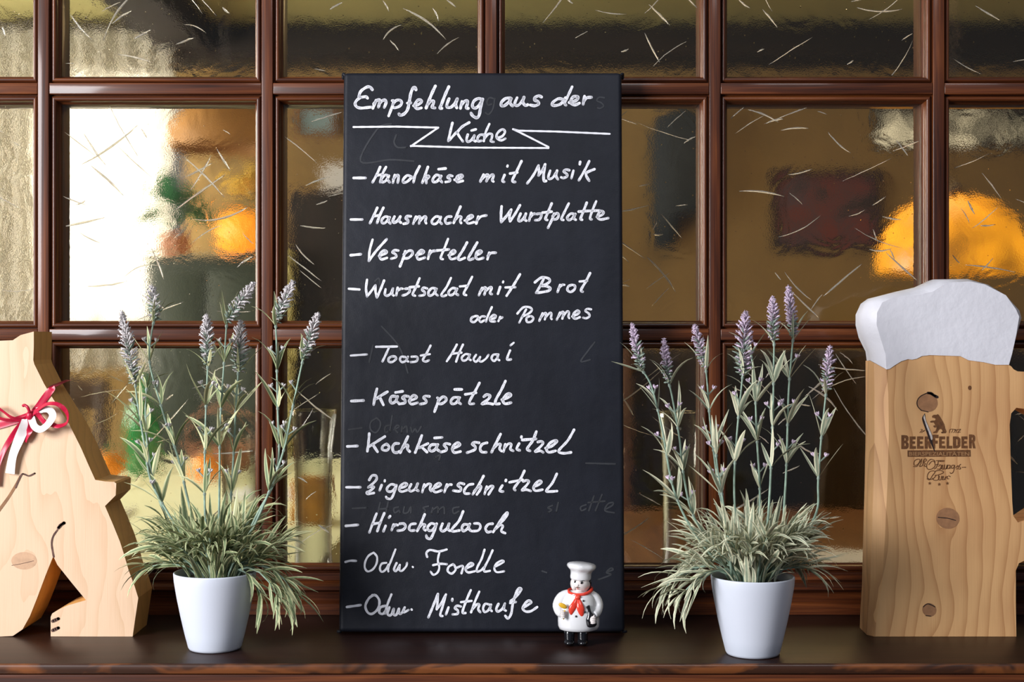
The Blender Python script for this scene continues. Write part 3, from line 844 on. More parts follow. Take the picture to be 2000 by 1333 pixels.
# bodyB describes the widest outline, reached 25 mm behind the face
mid = lerp2(bodyF, bodyB, .75)
holeF = [(1972, 830), (1975, 808), (1985, 797), (2000, 799), (2030, 815), (2045, 850), (2048, 950), (2035, 1000), (2008, 1018), (1988, 1021), (1979, 1008), (1977, 980), (1974, 900)]
mb = MB(mug.location)
plank(mb, [ring(bodyF, DM), ring(mid, DM + .012, DM + .012), ring(bodyB, DM + .03, DM + .03), ring(lerp2(bodyF, bodyB, .97), DM + .062, DM + .034)],
      holes=[[ring(holeF, DM), ring(holeF, DM + .062, DM)]])
GXm = mug.location.x
def mk(px, py):
    p = P(px, py, DM); return (p.x - GXm, p.z)
M_mugw = pine('warm_oiled_pine', (.76, .435, .19), (.42, .18, .06), [(*mk(1811, 787), .016), (*mk(1851, 1013), .017), (*mk(1814, 1193), .010), (*mk(1930, 840), .008)], 56, warp=.016, red=(.52, .25, .105), contrast=.95)
M_foam = simple('white_painted_foam', (.80, .79, .84), .45, .03, 20, bmp=.9, bscale=70)
mb.build('body', M_mugw, mug, autosmooth=30)
foamF = [(1731, 722), (1729, 692), (1719, 660), (1711.6, 635), (1712.6, 611), (1723, 591), (1745, 581), (1790, 577), (1822, 570), (1848, 553), (1893, 550), (1923, 556), (1964, 577), (1984, 605), (1990, 619), (1984, 655.6), (1976, 692), (1970, 713)] + foam_low[::-1][1:]
foamB = [(1699.5, 704), (1697, 687), (1683, 660), (1677, 635), (1677, 615), (1687, 593), (1700, 583), (1750, 570), (1790, 561), (1824, 546), (1890, 545), (1930, 556), (1965, 577), (1992, 607), (1996, 621), (1986, 657), (1977, 693), (1972, 713)] + foam_low[::-1][1:]
mb = MB(mug.location)
ex = .0006
def fr_(l, d, ref): return [Vector((p.x, p.y, p.z)) for p in ring(l, d, ref)]
plank(mb, [fr_(foamF, DM - .0012, DM), fr_(lerp2(foamF, foamB, .5), DM + .006, DM + .006), fr_(lerp2(foamF, foamB, .85), DM + .016, DM + .014), fr_(foamB, DM + .032, DM + .03), fr_(lerp2(foamF, foamB, .9), DM + .0632, DM + .034)])
mb.build('foam', M_foam, mug, autosmooth=50, label='white painted foam cap with a wavy lower edge')
def on_mug(px, py, off=.0005):
    p = P(px, py, DM); return Vector((p.x, DM - off, p.z))
M_burn = simple('burnt_brand_brown', (.155, .06, .018), .6, .35, 260)
M_burn2 = simple('knot_red_brown', (.36, .175, .08), .6, .2, 120)
M_crack = simple('dark_crack', (.02, .008, .006), .7, .2, 100)
M_pale = simple('pale_split_wood', (.62, .55, .50), .5, .25, 220)
def blob(name, mat, pts, parent, place, off, k=8, **kw):
    mb = MB(parent.location)
    q = catmull([Vector((a, b, 0)) for a, b in pts] + [Vector((*pts[0], 0))], k)[:-1]
    vs = [place(p.x, p.y, off) for p in q]
    n = len(vs)
    tr = tessellate_polygon([[Vector((p.x, p.y, 0)) for p in q]])
    back = [v + Vector((0, off + .001, 0)) for v in vs]
    mb.add(vs, [tuple(t) for t in tr])
    mb.add(vs + back, [(i, (i + 1) % n, n + (i + 1) % n, n + i) for i in range(n)])
    return mb.build(name, mat, parent, **kw)
def ell(cx, cy, rx, ry, a=0, n=12):
    return [(cx + rx * math.cos(t) * math.cos(a) - ry * math.sin(t) * math.sin(a), cy + rx * math.cos(t) * math.sin(a) + ry * math.sin(t) * math.cos(a)) for t in [2 * PI * i / n for i in range(n)]]
blob('knot', M_burn2, ell(1811.5, 787, 20, 18, .2), mug, on_mug, .0003, 2, label='round reddish knot with a dark rim')
blob('knot', M_burn2, ell(1851, 1013, 23, 20.5, .2), mug, on_mug, .0003, 2, label='reddish knot with a crack across it')
blob('knot', M_burn2, ell(1815, 1192, 14, 13, .5), mug, on_mug, .0003, 2, label='small knot near the bottom')
blob('knot', M_burn, ell(1894, 758, 3.4, 4.4), mug, on_mug, .0003, 2)
mb = MB(mug.location)
ribbon_strokes(mb, [[(1808, 769), (1797, 775), (1791, 784), (1792, 794), (1799, 802)], [(1799, 802), (1812, 805)], [(1808, 769), (1818, 767)], [(1832, 1011), (1842, 1012), (1852, 1013), (1866, 1017)], [(1803, 1186), (1812, 1180), (1826, 1186)], [(1808, 1203), (1818, 1204)]], 1.6, on_mug, .0006)
ribbon_strokes(mb, [[(1812, 768), (1818, 769), (1824, 773), (1830, 776)]], 5.5, on_mug, .0006)
mb.build('knot_crack', M_crack, mug, kind='stuff')
blob('crack', M_crack, [(1806, 808), (1801, 816), (1802, 824), (1807, 838), (1813, 855), (1820, 872), (1827, 886), (1822, 868), (1819, 850), (1812, 838), (1808, 822)], mug, on_mug, .0005, 3, label='dark split running down from the knot')
blob('crack_edge', M_pale, [(1805, 810), (1803.5, 816), (1806, 824), (1810, 836), (1814, 846), (1819, 860), (1821, 855), (1818, 846), (1813, 834), (1808, 822)], mug, on_mug, .0008, 3, label='pale splintered edge of the split')
def text_poly(name, txt, mat, parent, x0, y0, x1, y1, place, off, bold=0.0, res=3, knock=None):
    """built in font, set flat on a surface inside the picture box x0..x1, y0..y1"""
    cu = bpy.data.curves.new(name, 'FONT'); cu.body = txt; cu.offset = bold; cu.resolution_u = res
    o = bpy.data.objects.new(name, cu); COL.objects.link(o)
    bpy.context.view_layer.update()
    me = o.to_mesh()
    vs = [v.co.copy() for v in me.vertices]; fs = [tuple(p.vertices) for p in me.polygons]
    o.to_mesh_clear(); bpy.data.objects.remove(o); bpy.data.curves.remove(cu)
    ax = min(v.x for v in vs); bx = max(v.x for v in vs); ay = min(v.y for v in vs); by = max(v.y for v in vs)
    mb = MB(parent.location)
    mb.add([place(x0 + (v.x - ax) / (bx - ax) * (x1 - x0), y1 - (v.y - ay) / (by - ay) * (y1 - y0), off) for v in vs], fs)
    return mb, vs
def poly(mb, pts, place, off):
    tr = tessellate_polygon([[Vector((a, b, 0)) for a, b in pts]])
    mb.add([place(a, b, off) for a, b in pts], [tuple(t) for t in tr])
# block capitals BEERFELDER drawn as plates (crop scale 11.594, origin 1755,840)
def cap(mb, ch, x0, y0, x1, y1):
    def R(a, b, c, d): poly(mb, [(x0 + a * (x1 - x0), y0 + b * (y1 - y0)), (x0 + c * (x1 - x0), y0 + b * (y1 - y0)), (x0 + c * (x1 - x0), y0 + d * (y1 - y0)), (x0 + a * (x1 - x0), y0 + d * (y1 - y0))], on_mug, .00045)
    def Q(pts): poly(mb, [(x0 + a * (x1 - x0), y0 + b * (y1 - y0)) for a, b in pts], on_mug, .00045)
    st = .42
    R(0, 0, st, 1)
    if ch == 'E': R(st, 0, .95, .24); R(st, .4, .85, .6); R(st, .78, 1, 1)
    if ch == 'F': R(st, 0, 1, .24); R(st, .42, .85, .64)
    if ch == 'L': R(st, .77, 1, 1)
    if ch == 'D': Q([(st, 0), (.75, .03), (1, .2), (1, .8), (.75, .97), (st, 1), (st, .8), (.64, .74), (.64, .26), (st, .2)])
    if ch == 'B': Q([(st, 0), (.8, .03), (.98, .14), (.98, .36), (.82, .48), (1, .62), (1, .86), (.8, .98), (st, 1), (st, .8), (.62, .76), (.62, .62), (st, .56), (st, .42), (.6, .37), (.6, .24), (st, .2)])
    if ch == 'R': Q([(st, 0), (.8, .03), (.98, .16), (.98, .42), (.82, .54), (1.05, 1), (.66, 1), (.5, .62), (st, .6), (st, .43), (.6, .38), (.6, .24), (st, .2)])
mb = MB(mug.location)
def CC(u): return 1755 + u / 11.594
def CD(v): return 840 + v / 11.594
for ch, a, b, t, bo in [('B', 60, 222, 120, 435), ('E', 248, 388, 150, 430), ('E', 415, 560, 150, 428), ('R', 590, 740, 150, 425), ('F', 770, 900, 112, 425), ('E', 915, 1055, 150, 420), ('L', 1085, 1210, 150, 425), ('D', 1228, 1395, 150, 420), ('E', 1420, 1560, 150, 420), ('R', 1590, 1730, 105, 420)]:
    cap(mb, ch, CC(a), CD(t), CC(b), CD(bo))
mb.build('burnt_lettering', M_burn, mug, label='brown burnt capitals reading BEERFELDER')
mb = MB(mug.location)
poly(mb, [(CC(200), CD(468)), (CC(1625), CD(455)), (CC(1630), CD(607)), (CC(203), CD(612))], on_mug, .0004)
mb.build('burnt_bar', M_burn, mug, label='brown burnt bar under the capitals')
mb, _ = text_poly('band', 'BIERSPEZIALITÄTEN', None, mug, CC(235), CD(482), CC(1600), CD(590), on_mug, .0006, bold=.012)
M_mugflat = simple('unburnt_wood_letters', (.40, .205, .085), .6, .12, 120)
mb.build('bar_lettering', M_mugflat, mug, label='light capitals reversed out of the burnt bar')
mb = MB(mug.location)
E_ = (1755, 840, 11.594)
ribbon_strokes(mb, parse("""330,830 420,820 480,690 440,665 360,700 345,790 400,800 480,730 520,665; 520,660 500,760 470,830 540,800 560,690 610,660 630,700 560,720 600,770 570,820 620,830;
820,740 800,690 720,670 650,740 630,830 660,890 740,890 820,820 800,720 740,720 680,790; 850,700 1020,695 1010,715 930,715; 900,700 880,780 850,850 800,890; 840,790 900,780;
900,830 940,790 960,820 930,900; 870,890 960,880 980,800; 1000,800 980,880 1010,890 1040,790; 1040,800 1030,880 1070,880 1100,780 1080,880; 1150,800 1110,810 1105,880 1150,860 1165,800 1160,880;
1250,800 1200,810 1195,870 1240,860 1265,800 1240,940 1190,990 1160,970; 1290,860 1340,810 1345,870 1300,890; 1400,780 1370,820 1400,880 1350,890; 1430,850 1515,848""", *E_), 1.35, on_mug, .0005)
mb.build('burnt_script', M_burn, mug, label='burnt script reading Das Freitags-', kind='stuff')
mb = MB(mug.location)
ribbon_strokes(mb, parse("""640,1110 700,1130 760,1040 820,960 790,930 700,950 650,1030 660,1100 760,1120 840,1040; 820,940 900,920 980,930 1010,970 900,1020 820,1030; 900,1020 890,1130 800,1140 760,1090; 920,1050 910,1130 950,1130 970,1050; 970,1090 1010,1050 1000,1100 980,1130 1050,1120;
1060,1060 1040,1130; 1050,1090 1110,1050 1090,1100 1130,1110; 1130,1040 1165,1060; 640,60 700,20""", *E_), 1.35, on_mug, .0005)
mb.build('burnt_script', M_burn, mug, label='burnt script reading Bier', kind='stuff')
mb = MB(mug.location)
F_ = (1740, 740, 6.06)
ribbon_strokes(mb, parse("""690,640 700,600 760,600; 730,605 715,640; 740,640 770,605; 770,605 745,610; 785,600 765,640; 790,605 825,598 800,625 785,640 820,632; 340,640 370,605 350,600; 360,640 385,615; 385,625 400,610""", *F_), 1.1, on_mug, .0005)
mb.build('burnt_year', M_burn, mug, label='tiny burnt script reading 1782 beside the bear', kind='stuff')
mb = MB(mug.location)
poly(mb, [(1740 + a / 6.06, 740 + b / 6.06) for a, b in [(485, 445), (505, 428), (540, 428), (555, 420), (572, 440), (590, 470), (612, 505), (630, 545), (640, 590), (655, 625), (648, 645), (600, 648), (590, 635), (612, 625), (600, 600), (578, 595), (558, 615), (545, 640), (500, 645), (498, 632), (525, 622), (535, 600), (540, 575), (515, 580), (500, 565), (505, 555), (525, 552), (515, 535), (505, 518), (470, 520), (460, 508), (480, 498), (520, 495), (530, 478), (510, 465), (488, 462)]], on_mug, .0005)
mb.build('bear_emblem', M_burn, mug, label='brown burnt emblem of a standing bear')
for (sx, sy) in ((1815.5, 944.5), (1834, 946.5), (1850, 944.5)):
    mb = MB(mug.location)
    pts = []
    for k in range(10):
        r = 3.6 if k % 2 == 0 else 1.5
        pts.append((sx + r * math.sin(PI * k / 5), sy - r * math.cos(PI * k / 5)))
    poly(mb, pts, on_mug, .0005)
    mb.build('burnt_star', M_burn, mug)

# wooden dog or cat silhouette at the left
DC = 2.023; TC = .084
dog = empty('wooden_animal_figure', (P(120, 0, DC).x, DC, 0), label='thick pale pine plank cut as a sitting animal, at the left end of the shelf', cat='decoration')
dogF = [(0, 666), (25, 665), (40, 655), (66, 648), (66, 676), (65, 704), (67, 712), (86, 750), (97, 769), (116, 799), (135, 829), (158, 875), (172, 907), (186, 938), (205, 941), (223, 942), (227, 945), (226, 968), (205, 989), (221, 1026), (234, 1058), (243, 1086), (251, 1114), (263, 1146), (270, 1169), (264, 1209), (259, 1248),
        (180, 1247), (99, 1244), (99, 1206), (102, 1199), (117, 1190), (133, 1183), (168, 1173), (140, 1139), (112, 1104), (104, 1087), (88, 1127), (72, 1170), (58, 1205), (44, 1230), (25, 1243), (0, 1245), (-80, 1246), (-172, 1246), (-180, 1215), (-150, 1180), (-118, 1150), (-122, 1040), (-104, 960), (-92, 900), (-110, 840), (-190, 812), (-206, 775), (-196, 742), (-130, 710), (-96, 655), (-70, 640), (-40, 668)]
M_dogw = pine('pale_sawn_pine', (.75, .515, .335), (.54, .31, .15), [(P(45, 0, DC).x - dog.location.x, P(0, 1095, DC).z, .03), (P(60, 0, DC).x - dog.location.x, P(0, 690, DC).z, .006)], 34, warp=.04, contrast=.5)
fr0 = ring(dogF, DC)
bk0 = [Vector((p.x - .0015, DC + TC, p.z)) for p in fr0]
M_dogs = pine('brown_side_pine', (.78, .42, .12), (.50, .23, .06), [], 60, warp=.02, contrast=.5)  # side faces browner than the front face
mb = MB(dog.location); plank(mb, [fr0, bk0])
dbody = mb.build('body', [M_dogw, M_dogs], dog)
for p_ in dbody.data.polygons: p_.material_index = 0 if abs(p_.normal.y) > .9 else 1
def on_dog(px, py, off=.0005):
    p = P(px, py, DC); return Vector((p.x, DC - off, p.z))
M_knot = simple('pinkish_knot_wood', (.56, .34, .20), .6, .15, 90)
M_scorch = simple('scorched_brown_line', (.10, .045, .03), .7, .5, 220)
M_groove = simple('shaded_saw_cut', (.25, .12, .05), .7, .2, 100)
blob('knot', M_knot, ell(47, 1096, 25, 17), dog, on_dog, .0002, 2, label='pinkish knot with a fine crack')
mb = MB(dog.location)
ribbon_strokes(mb, [[(23, 1105), (35, 1103), (45, 1101), (66, 1096)]], .9, on_dog, .0005)
ribbon_strokes(mb, [[(105, 1088), (103, 1078), (101, 1062), (104, 1048), (112, 1036)]], 3.6, on_dog, .0005)
ribbon_strokes(mb, [[(114, 1032), (119, 1026), (125, 1022)]], 6, on_dog, .0006)
ribbon_strokes(mb, [[(31, 953), (36, 940), (43, 927), (48, 927), (57, 930), (68, 925)]], 3.4, on_dog, .0006)
ribbon_strokes(mb, [[(103, 1214), (114, 1209)], [(103, 1232), (114, 1227)]], 6, on_dog, .0006)
mb.build('scorched_line', M_scorch, dog, label='dark scorched lines marking leg, belly and toes', kind='stuff')
blob('saw_cut', M_groove, [(45, 925), (36, 945), (18, 975), (0, 1000), (-20, 1030), (-22, 1022), (0, 990), (16, 968), (30, 945), (38, 930)], dog, on_dog, .0004, 3, label='brown saw cut of the front leg')

# ribbon tied round its neck
M_red = simple('crimson_satin', (.50, .008, .045), .32, .15, 60)
M_lace = simple('white_organza', (.78, .74, .72), .5, .08, 60)
rib = empty('ribbon_bow', (P(62, 0, DC).x, DC, P(0, 820, DC).z), label='crimson and white ribbon bow tied round the neck of the wooden animal', cat='ribbon')
def band(name, mat, pts, w, parent=rib, thick=.0006, twist=0.0, **k):
    """pts: (px, py, distance in front of the plank face); a ribbon strip of width w metres"""
    c = []
    for (x, y, o) in pts:
        p = P(x, y, DC); c.append(Vector((p.x, DC - o, p.z)))
    c = catmull(c, 6)
    mb = MB(parent.location)
    vs = []; n = len(c)
    for i, p in enumerate(c):
        t = (c[min(i + 1, n - 1)] - c[max(i - 1, 0)]).normalized()
        side = t.cross(Vector((0, -1, 0)))
        if side.length < .05: side = Vector((0, 0, 1))
        side.normalize()
        a = twist * math.sin(i / n * PI * 2)
        side = (side * math.cos(a) + Vector((0, -1, 0)) * math.sin(a)).normalized()
        nr = t.cross(side).normalized()
        for u in (-.5, -.17, .17, .5):
            wv = .0004 * math.sin(u * 9 + i * .3)
            vs.append(p + side * (w * u) + nr * (thick / 2 + wv))
        for u in (.5, .17, -.17, -.5):
            wv = .0004 * math.sin(u * 9 + i * .3)
            vs.append(p + side * (w * u) - nr * (thick / 2 - wv))
    fs = []
    for i in range(n - 1):
        for q in range(8):
            fs.append((i * 8 + q, i * 8 + (q + 1) % 8, (i + 1) * 8 + (q + 1) % 8, (i + 1) * 8 + q))
    fs.append(tuple(range(7, -1, -1))); fs.append(tuple((n - 1) * 8 + q for q in range(8)))
    mb.add(vs, fs, None, True)
    return mb.build(name, mat, parent, autosmooth=50, **k)
# the band round the neck: across the front, over both edges and along the sides
wr = [(62, 812, .004), (75, 797, .003), (88, 778, .0015), (97, 766, .0012), (101, 760, .0002), (99.5, 757, -.004), (99.5, 752, -.03), (99.5, 746, -.078)]
band('neck_band', M_red, wr, .010, label='crimson satin band round the neck')
band('neck_band', M_red, [(60, 812, .004), (30, 822, .002), (-20, 835, .0016), (-80, 838, .0014), (-110, 842, .001)], .010)
band('bow_loop', M_red, [(62, 812, .006), (78, 800, .010), (98, 789, .016), (118, 788, .020), (133, 797, .020), (139, 811, .016), (135, 826, .012), (120, 832, .014), (108, 829, .012)], .0065, twist=.9)
band('bow_loop', M_red, [(108, 829, .012), (92, 824, .012), (82, 812, .012), (78, 806, .014), (84, 815, .011), (94, 826, .011)], .007, twist=.3)
band('bow_loop', M_red, [(58, 815, .006), (45, 819, .009), (28, 815, .012), (12, 803, .013), (0, 796, .013), (-14, 800, .011), (-8, 812, .009), (15, 820, .008), (40, 820, .007), (56, 817, .006)], .0055, twist=.8)
band('bow_loop', M_lace, [(64, 815, .007), (72, 832, .011), (86, 838, .015), (101, 828, .017), (110, 812, .016), (103, 801, .013), (90, 799, .011), (76, 803, .008)], .010, twist=.5, label='white organza loop')
band('ribbon_tail', M_red, [(57, 817, .006), (45, 828, .007), (28, 850, .006), (10, 880, .005), (-2, 915, .006), (-4, 950, .004)], .0075, twist=.5)
band('ribbon_tail', M_red, [(62, 816, .006), (64, 832, .008), (57, 850, .007), (50, 862, .005)], .0085, twist=.6)
band('ribbon_tail', M_lace, [(57, 818, .007), (50, 838, .009), (40, 860, .008), (28, 890, .006), (22, 925, .005)], .014, twist=.4, label='white organza tail')
mb = MB(rib.location)
k0 = P(61, 812, DC); k0.y = DC - .006
mb.ball(k0, (.0055, .0052, .007), 12, 8)
mb.tube(catmull([P(58, 806, DC - .010), P(54, 796, DC - .012), P(48, 792, DC - .010), P(44, 794, DC - .009)], 4), [.0022] * 12 + [.0012], 7)
mb.build('knot', M_red, rib)

# ------------------------------------------------------------------ small ceramic chef figurine
M_cer = simple('white_glazed_ceramic', (.80, .80, .81), .16, .01, 10, coat=.5)
M_skin = simple('pale_glazed_face', (.80, .73, .70), .2, .02, 10, coat=.4)
M_blk = simple('black_glaze', (.008, .008, .010), .1, .1, 30, coat=.6)
M_scarf = simple('red_glaze', (.78, .055, .03), .2, .08, 120, coat=.5)
M_yel = simple('yellow_glaze', (.80, .45, .03), .3, .1, 200)
CFY = 1.968
chef = empty('chef_figurine', (P(1131, 0, CFY).x, CFY, 0), label='small glazed ceramic chef figurine with red neckerchief, standing before the menu board', cat='figurine')
c_ = .1494e-3 * CFY / 1.955
def CQ(u, v, y): return Vector((chef.location.x + (u - 610) * c_, CFY + y * c_, (1030 - v) * c_ + .0004))
def lth(mb, cu, prof, sy=1.0, cy=0, tilt=None, n=36):
    mb.lathe([(r * c_, 0 if False else (1030 - v) * c_) for r, v in prof], n, Vector((chef.location.x + (cu - 610) * c_, CFY + cy * c_, .0004)), sy)
mb = MB(chef.location)
lth(mb, 606, [(0, 893), (150, 890), (178, 880), (190, 850), (192, 800), (189, 740), (184, 680), (178, 640), (168, 605), (152, 575), (130, 552), (105, 538), (70, 528), (0, 524)], .82)
mb.build('coat', M_cer, chef)
mb = MB(chef.location)
mb.ball(CQ(621, 465, -8), (93 * c_, 88 * c_, 84 * c_), 28, 18)
mb.ball(CQ(562, 492, -66), (24 * c_, 16 * c_, 24 * c_))
mb.ball(CQ(642, 490, -68), (28 * c_, 17 * c_, 26 * c_))
mb.ball(CQ(594, 466, -90), (9 * c_, 11 * c_, 12 * c_), 12, 8)
mb.ball(CQ(688, 470, -22), (15 * c_, 16 * c_, 26 * c_), 12, 8)
mb.ball(CQ(610, 524, -50), (42 * c_, 34 * c_, 22 * c_), 14, 8)
mb.build('head', M_skin, chef)
mb = MB(chef.location)
prof = [(0, 425), (90, 425), (95, 418), (97, 400), (96, 375), (99, 352), (112, 335), (128, 322), (135, 305), (131, 288), (112, 276), (70, 268), (0, 265)]
tl = Matrix.Rotation(math.radians(5), 3, 'Y')
pv = Vector((0, 0, (1030 - 400) * c_))
q = [(r * c_, (1030 - v) * c_ - pv.z) for r, v in prof]
b0 = len(mb.v)
mb.lathe(q, 40, Vector((chef.location.x + (625 - 610) * c_, CFY - 4 * c_, pv.z)), .95, tilt=tl)
for v in mb.v[b0:]:
    a = math.atan2(v.y, v.x); h = v.z / c_
    if h > 680: v.x *= 1 + .025 * math.sin(7 * a); v.y *= 1 + .025 * math.sin(7 * a)
mb.build('hat', M_cer, chef)
mb = MB(chef.location)
mb.ball(CQ(655, 462, 40), (70 * c_, 64 * c_, 62 * c_), 20, 12)
mb.tube([CQ(700, 425, -44), CQ(712, 455, -30), CQ(712, 500, -6)], [12 * c_, 11 * c_, 7 * c_], 8)
mb.build('hair', M_blk, chef)
for (u, v, y, r, ns) in ((570, 438, -77, 10, 'eye'), (629, 443, -94, 12, 'eye')):
    mb = MB(chef.location); mb.ball(CQ(u, v, y), (r * c_, 6 * c_, (r + 1) * c_), 12, 8); mb.build(ns, M_blk, chef)
mb = MB(chef.location)
mb.tube(catmull([CQ(612, 430, -98), CQ(632, 423, -97), CQ(655, 424, -88)], 4), [2.2 * c_] * 9, 6)
mb.tube(catmull([CQ(559, 425, -74), CQ(570, 421, -80), CQ(582, 424, -86)], 4), [2 * c_] * 9, 6)
mb.build('eyebrows', M_blk, chef)
mb = MB(chef.location)
mb.tube([CQ(572, 488, -92), CQ(590, 483, -98), CQ(610, 487, -97)], [2 * c_, 4.5 * c_, 2 * c_], 8)
mb.build('moustache', M_burn, chef)
mb = MB(chef.location); mb.ball(CQ(592, 499, -93), (8 * c_, 5 * c_, 4 * c_), 10, 8); mb.build('mouth', M_scarf, chef)
mb = MB(chef.location)
ringp = []
for k in range(25):
    a = 2 * PI * k / 24
    ringp.append(CQ(618 + 108 * math.cos(a), 522 - 10 * math.cos(a) + 30 * max(0, -math.sin(a)), 94 * math.sin(a) - 8))
mb.tube(ringp, [16 * c_] * 25, 8)
mb.ball(CQ(594, 572, -126), (27 * c_, 20 * c_, 22 * c_), 14, 10)
mb.tube(catmull([CQ(585, 580, -118), CQ(562, 630, -140), CQ(536, 680, -144), CQ(532, 728, -142)], 4), [16 * c_, 18 * c_, 22 * c_, 25 * c_, 29 * c_, 31 * c_, 33 * c_, 33 * c_, 31 * c_, 27 * c_, 20 * c_, 13 * c_, 5 * c_], 10, sy=.45)
mb.tube(catmull([CQ(598, 580, -120), CQ(610, 640, -146), CQ(622, 690, -150), CQ(628, 752, -146)], 4), [16 * c_, 19 * c_, 24 * c_, 28 * c_, 32 * c_, 34 * c_, 36 * c_, 36 * c_, 33 * c_, 28 * c_, 22 * c_, 14 * c_, 5 * c_], 10, sy=.45)
mb.build('neckerchief', M_scarf, chef)
for (u, v, y) in ((642, 601, -136), (574, 738, -158), (655, 700, -154)):
    mb = MB(chef.location); mb.ball(CQ(u, v, y), (9.5 * c_, 7 * c_, 9.5 * c_), 12, 8); mb.build('button', M_blk, chef)
mb = MB(chef.location)
mb.tube(catmull([CQ(530, 566, -6), CQ(462, 598, -8), CQ(422, 660, -22), CQ(428, 715, -60), CQ(452, 728, -110)], 4), [50 * c_, 54 * c_, 58 * c_, 60 * c_, 62 * c_, 62 * c_, 61 * c_, 59 * c_, 57 * c_, 54 * c_, 50 * c_, 47 * c_, 44 * c_, 40 * c_, 37 * c_, 34 * c_, 31 * c_], 14)
mb.build('sleeve', M_cer, chef)
mb = MB(chef.location)
mb.tube(catmull([CQ(690, 566, -6), CQ(752, 604, -8), CQ(782, 660, -26), CQ(768, 715, -70), CQ(738, 735, -118)], 4), [50 * c_, 53 * c_, 55 * c_, 56 * c_, 57 * c_, 56 * c_, 54 * c_, 52 * c_, 50 * c_, 48 * c_, 47 * c_, 46 * c_, 44 * c_, 42 * c_, 39 * c_, 36 * c_, 34 * c_], 14)
mb.build('sleeve', M_cer, chef)
def chef_hand(u, v, y, s):
    mb = MB(chef.location)
    mb.ball(CQ(u, v, y), (28 * c_, 24 * c_, 34 * c_), 16, 12)
    for k in range(4):
        yy = v - 24 + k * 16
        mb.tube([CQ(u - s * 24, yy, y - 8), CQ(u - s * 14, yy, y - 24), CQ(u + s * 8, yy + 2, y - 27), CQ(u + s * 20, yy + 2, y - 18)], [7 * c_, 9 * c_, 9 * c_, 6 * c_], 8)
    mb.tube([CQ(u + s * 4, v - 20, y - 14), CQ(u - s * 8, v - 38, y - 18), CQ(u - s * 12, v - 46, y - 18)], [9 * c_, 8 * c_, 5 * c_], 8)
    mb.build('hand', M_skin, chef)
chef_hand(458, 722, -138, 1); chef_hand(728, 766, -176, -1)
mb = MB(chef.location)
mb.tube([CQ(462, 765, -158), CQ(468, 700, -158), CQ(474, 680, -158)], [6 * c_] * 3, 8)
mb.ball(CQ(455, 642, -158), (42 * c_, 12 * c_, 22 * c_), 16, 10, rot=Euler((0, math.radians(28), 0)))
mb.build('spoon', M_yel, chef)
mb = MB(chef.location)
mb.tube(catmull([CQ(680, 645, -140), CQ(690, 668, -142), CQ(700, 700, -146), CQ(708, 745, -150), CQ(714, 790, -152), CQ(722, 835, -150)], 3), [17 * c_, 19 * c_, 18 * c_, 15 * c_, 14 * c_, 14 * c_, 15 * c_, 20 * c_, 30 * c_, 40 * c_, 46 * c_, 48 * c_, 48 * c_, 48 * c_, 46 * c_, 30 * c_], 14, sy=.5)
mb.build('bottle', M_blk, chef)
for u in (522, 645):
    mb = MB(chef.location)
    mb.tube([CQ(u, 885, 10), CQ(u, 930, 6), CQ(u, 975, 0), CQ(u, 1000, 0)], [52 * c_, 50 * c_, 46 * c_, 48 * c_], 16)
    mb.ball(CQ(u - 4, 1000, -32), (50 * c_, 72 * c_, 29 * c_), 18, 12)
    mb.build('boot', M_blk, chef)

# ------------------------------------------------------------------ artificial lavender in white pots
def leaf_mesh(name, L, w, droop, twist, fold=.35, n=7):
    vs = []; gr = []; fs = []
    x = z = 0; a = .12
    for i in range(n):
        t = i / (n - 1)
        ww = w * (math.sin(PI * (t ** .7)) ** .8 if 0 < t < 1 else .04) * .5 + w * .02
        tw = twist * t
        d = Vector((0, math.cos(tw), math.sin(tw)))
        up = Vector((0, -math.sin(tw), math.cos(tw)))
        c = Vector((x, 0, z))
        vs += [c + d * ww + up * ww * fold, c, c - d * ww + up * ww * fold]
        gr += [(t, 1, 0), (t, 0, 0), (t, -1, 0)]
        x += L / (n - 1) * math.cos(a); z += L / (n - 1) * math.sin(a); a -= droop / (n - 1) * (.4 + 1.2 * t)
    for i in range(n - 1):
        b = 3 * i
        fs += [(b, b + 1, b + 4, b + 3), (b + 1, b + 2, b + 5, b + 4)]
    return vs, fs, gr
LV = [leaf_mesh('leaf', 1, w, d, t) for (w, d, t) in ((.115, .5, .3), (.10, 1.1, -.4), (.11, 1.7, .5), (.085, .1, .2), (.12, .9, -.8), (.095, 2.3, .6), (.10, -.4, .3))]
def leaf_me(mat, i):
    vs, fs, gr = LV[i]
    mb = MB(); mb.add(vs, fs, gr, True)
    o = mb.build('leaf', mat); me = o.data
    bpy.data.objects.remove(o)
    return me
def frame_of(d, roll=0):
    x = d.normalized()
    up = Vector((0, 0, 1))
    if abs(x.z) > .97: up = Vector((0, 1, 0))
    z = (up - x * up.dot(x)).normalized(); y = z.cross(x)
    M = Matrix((x, y, z)).transposed()
    return M @ Matrix.Rotation(roll, 3, 'X')
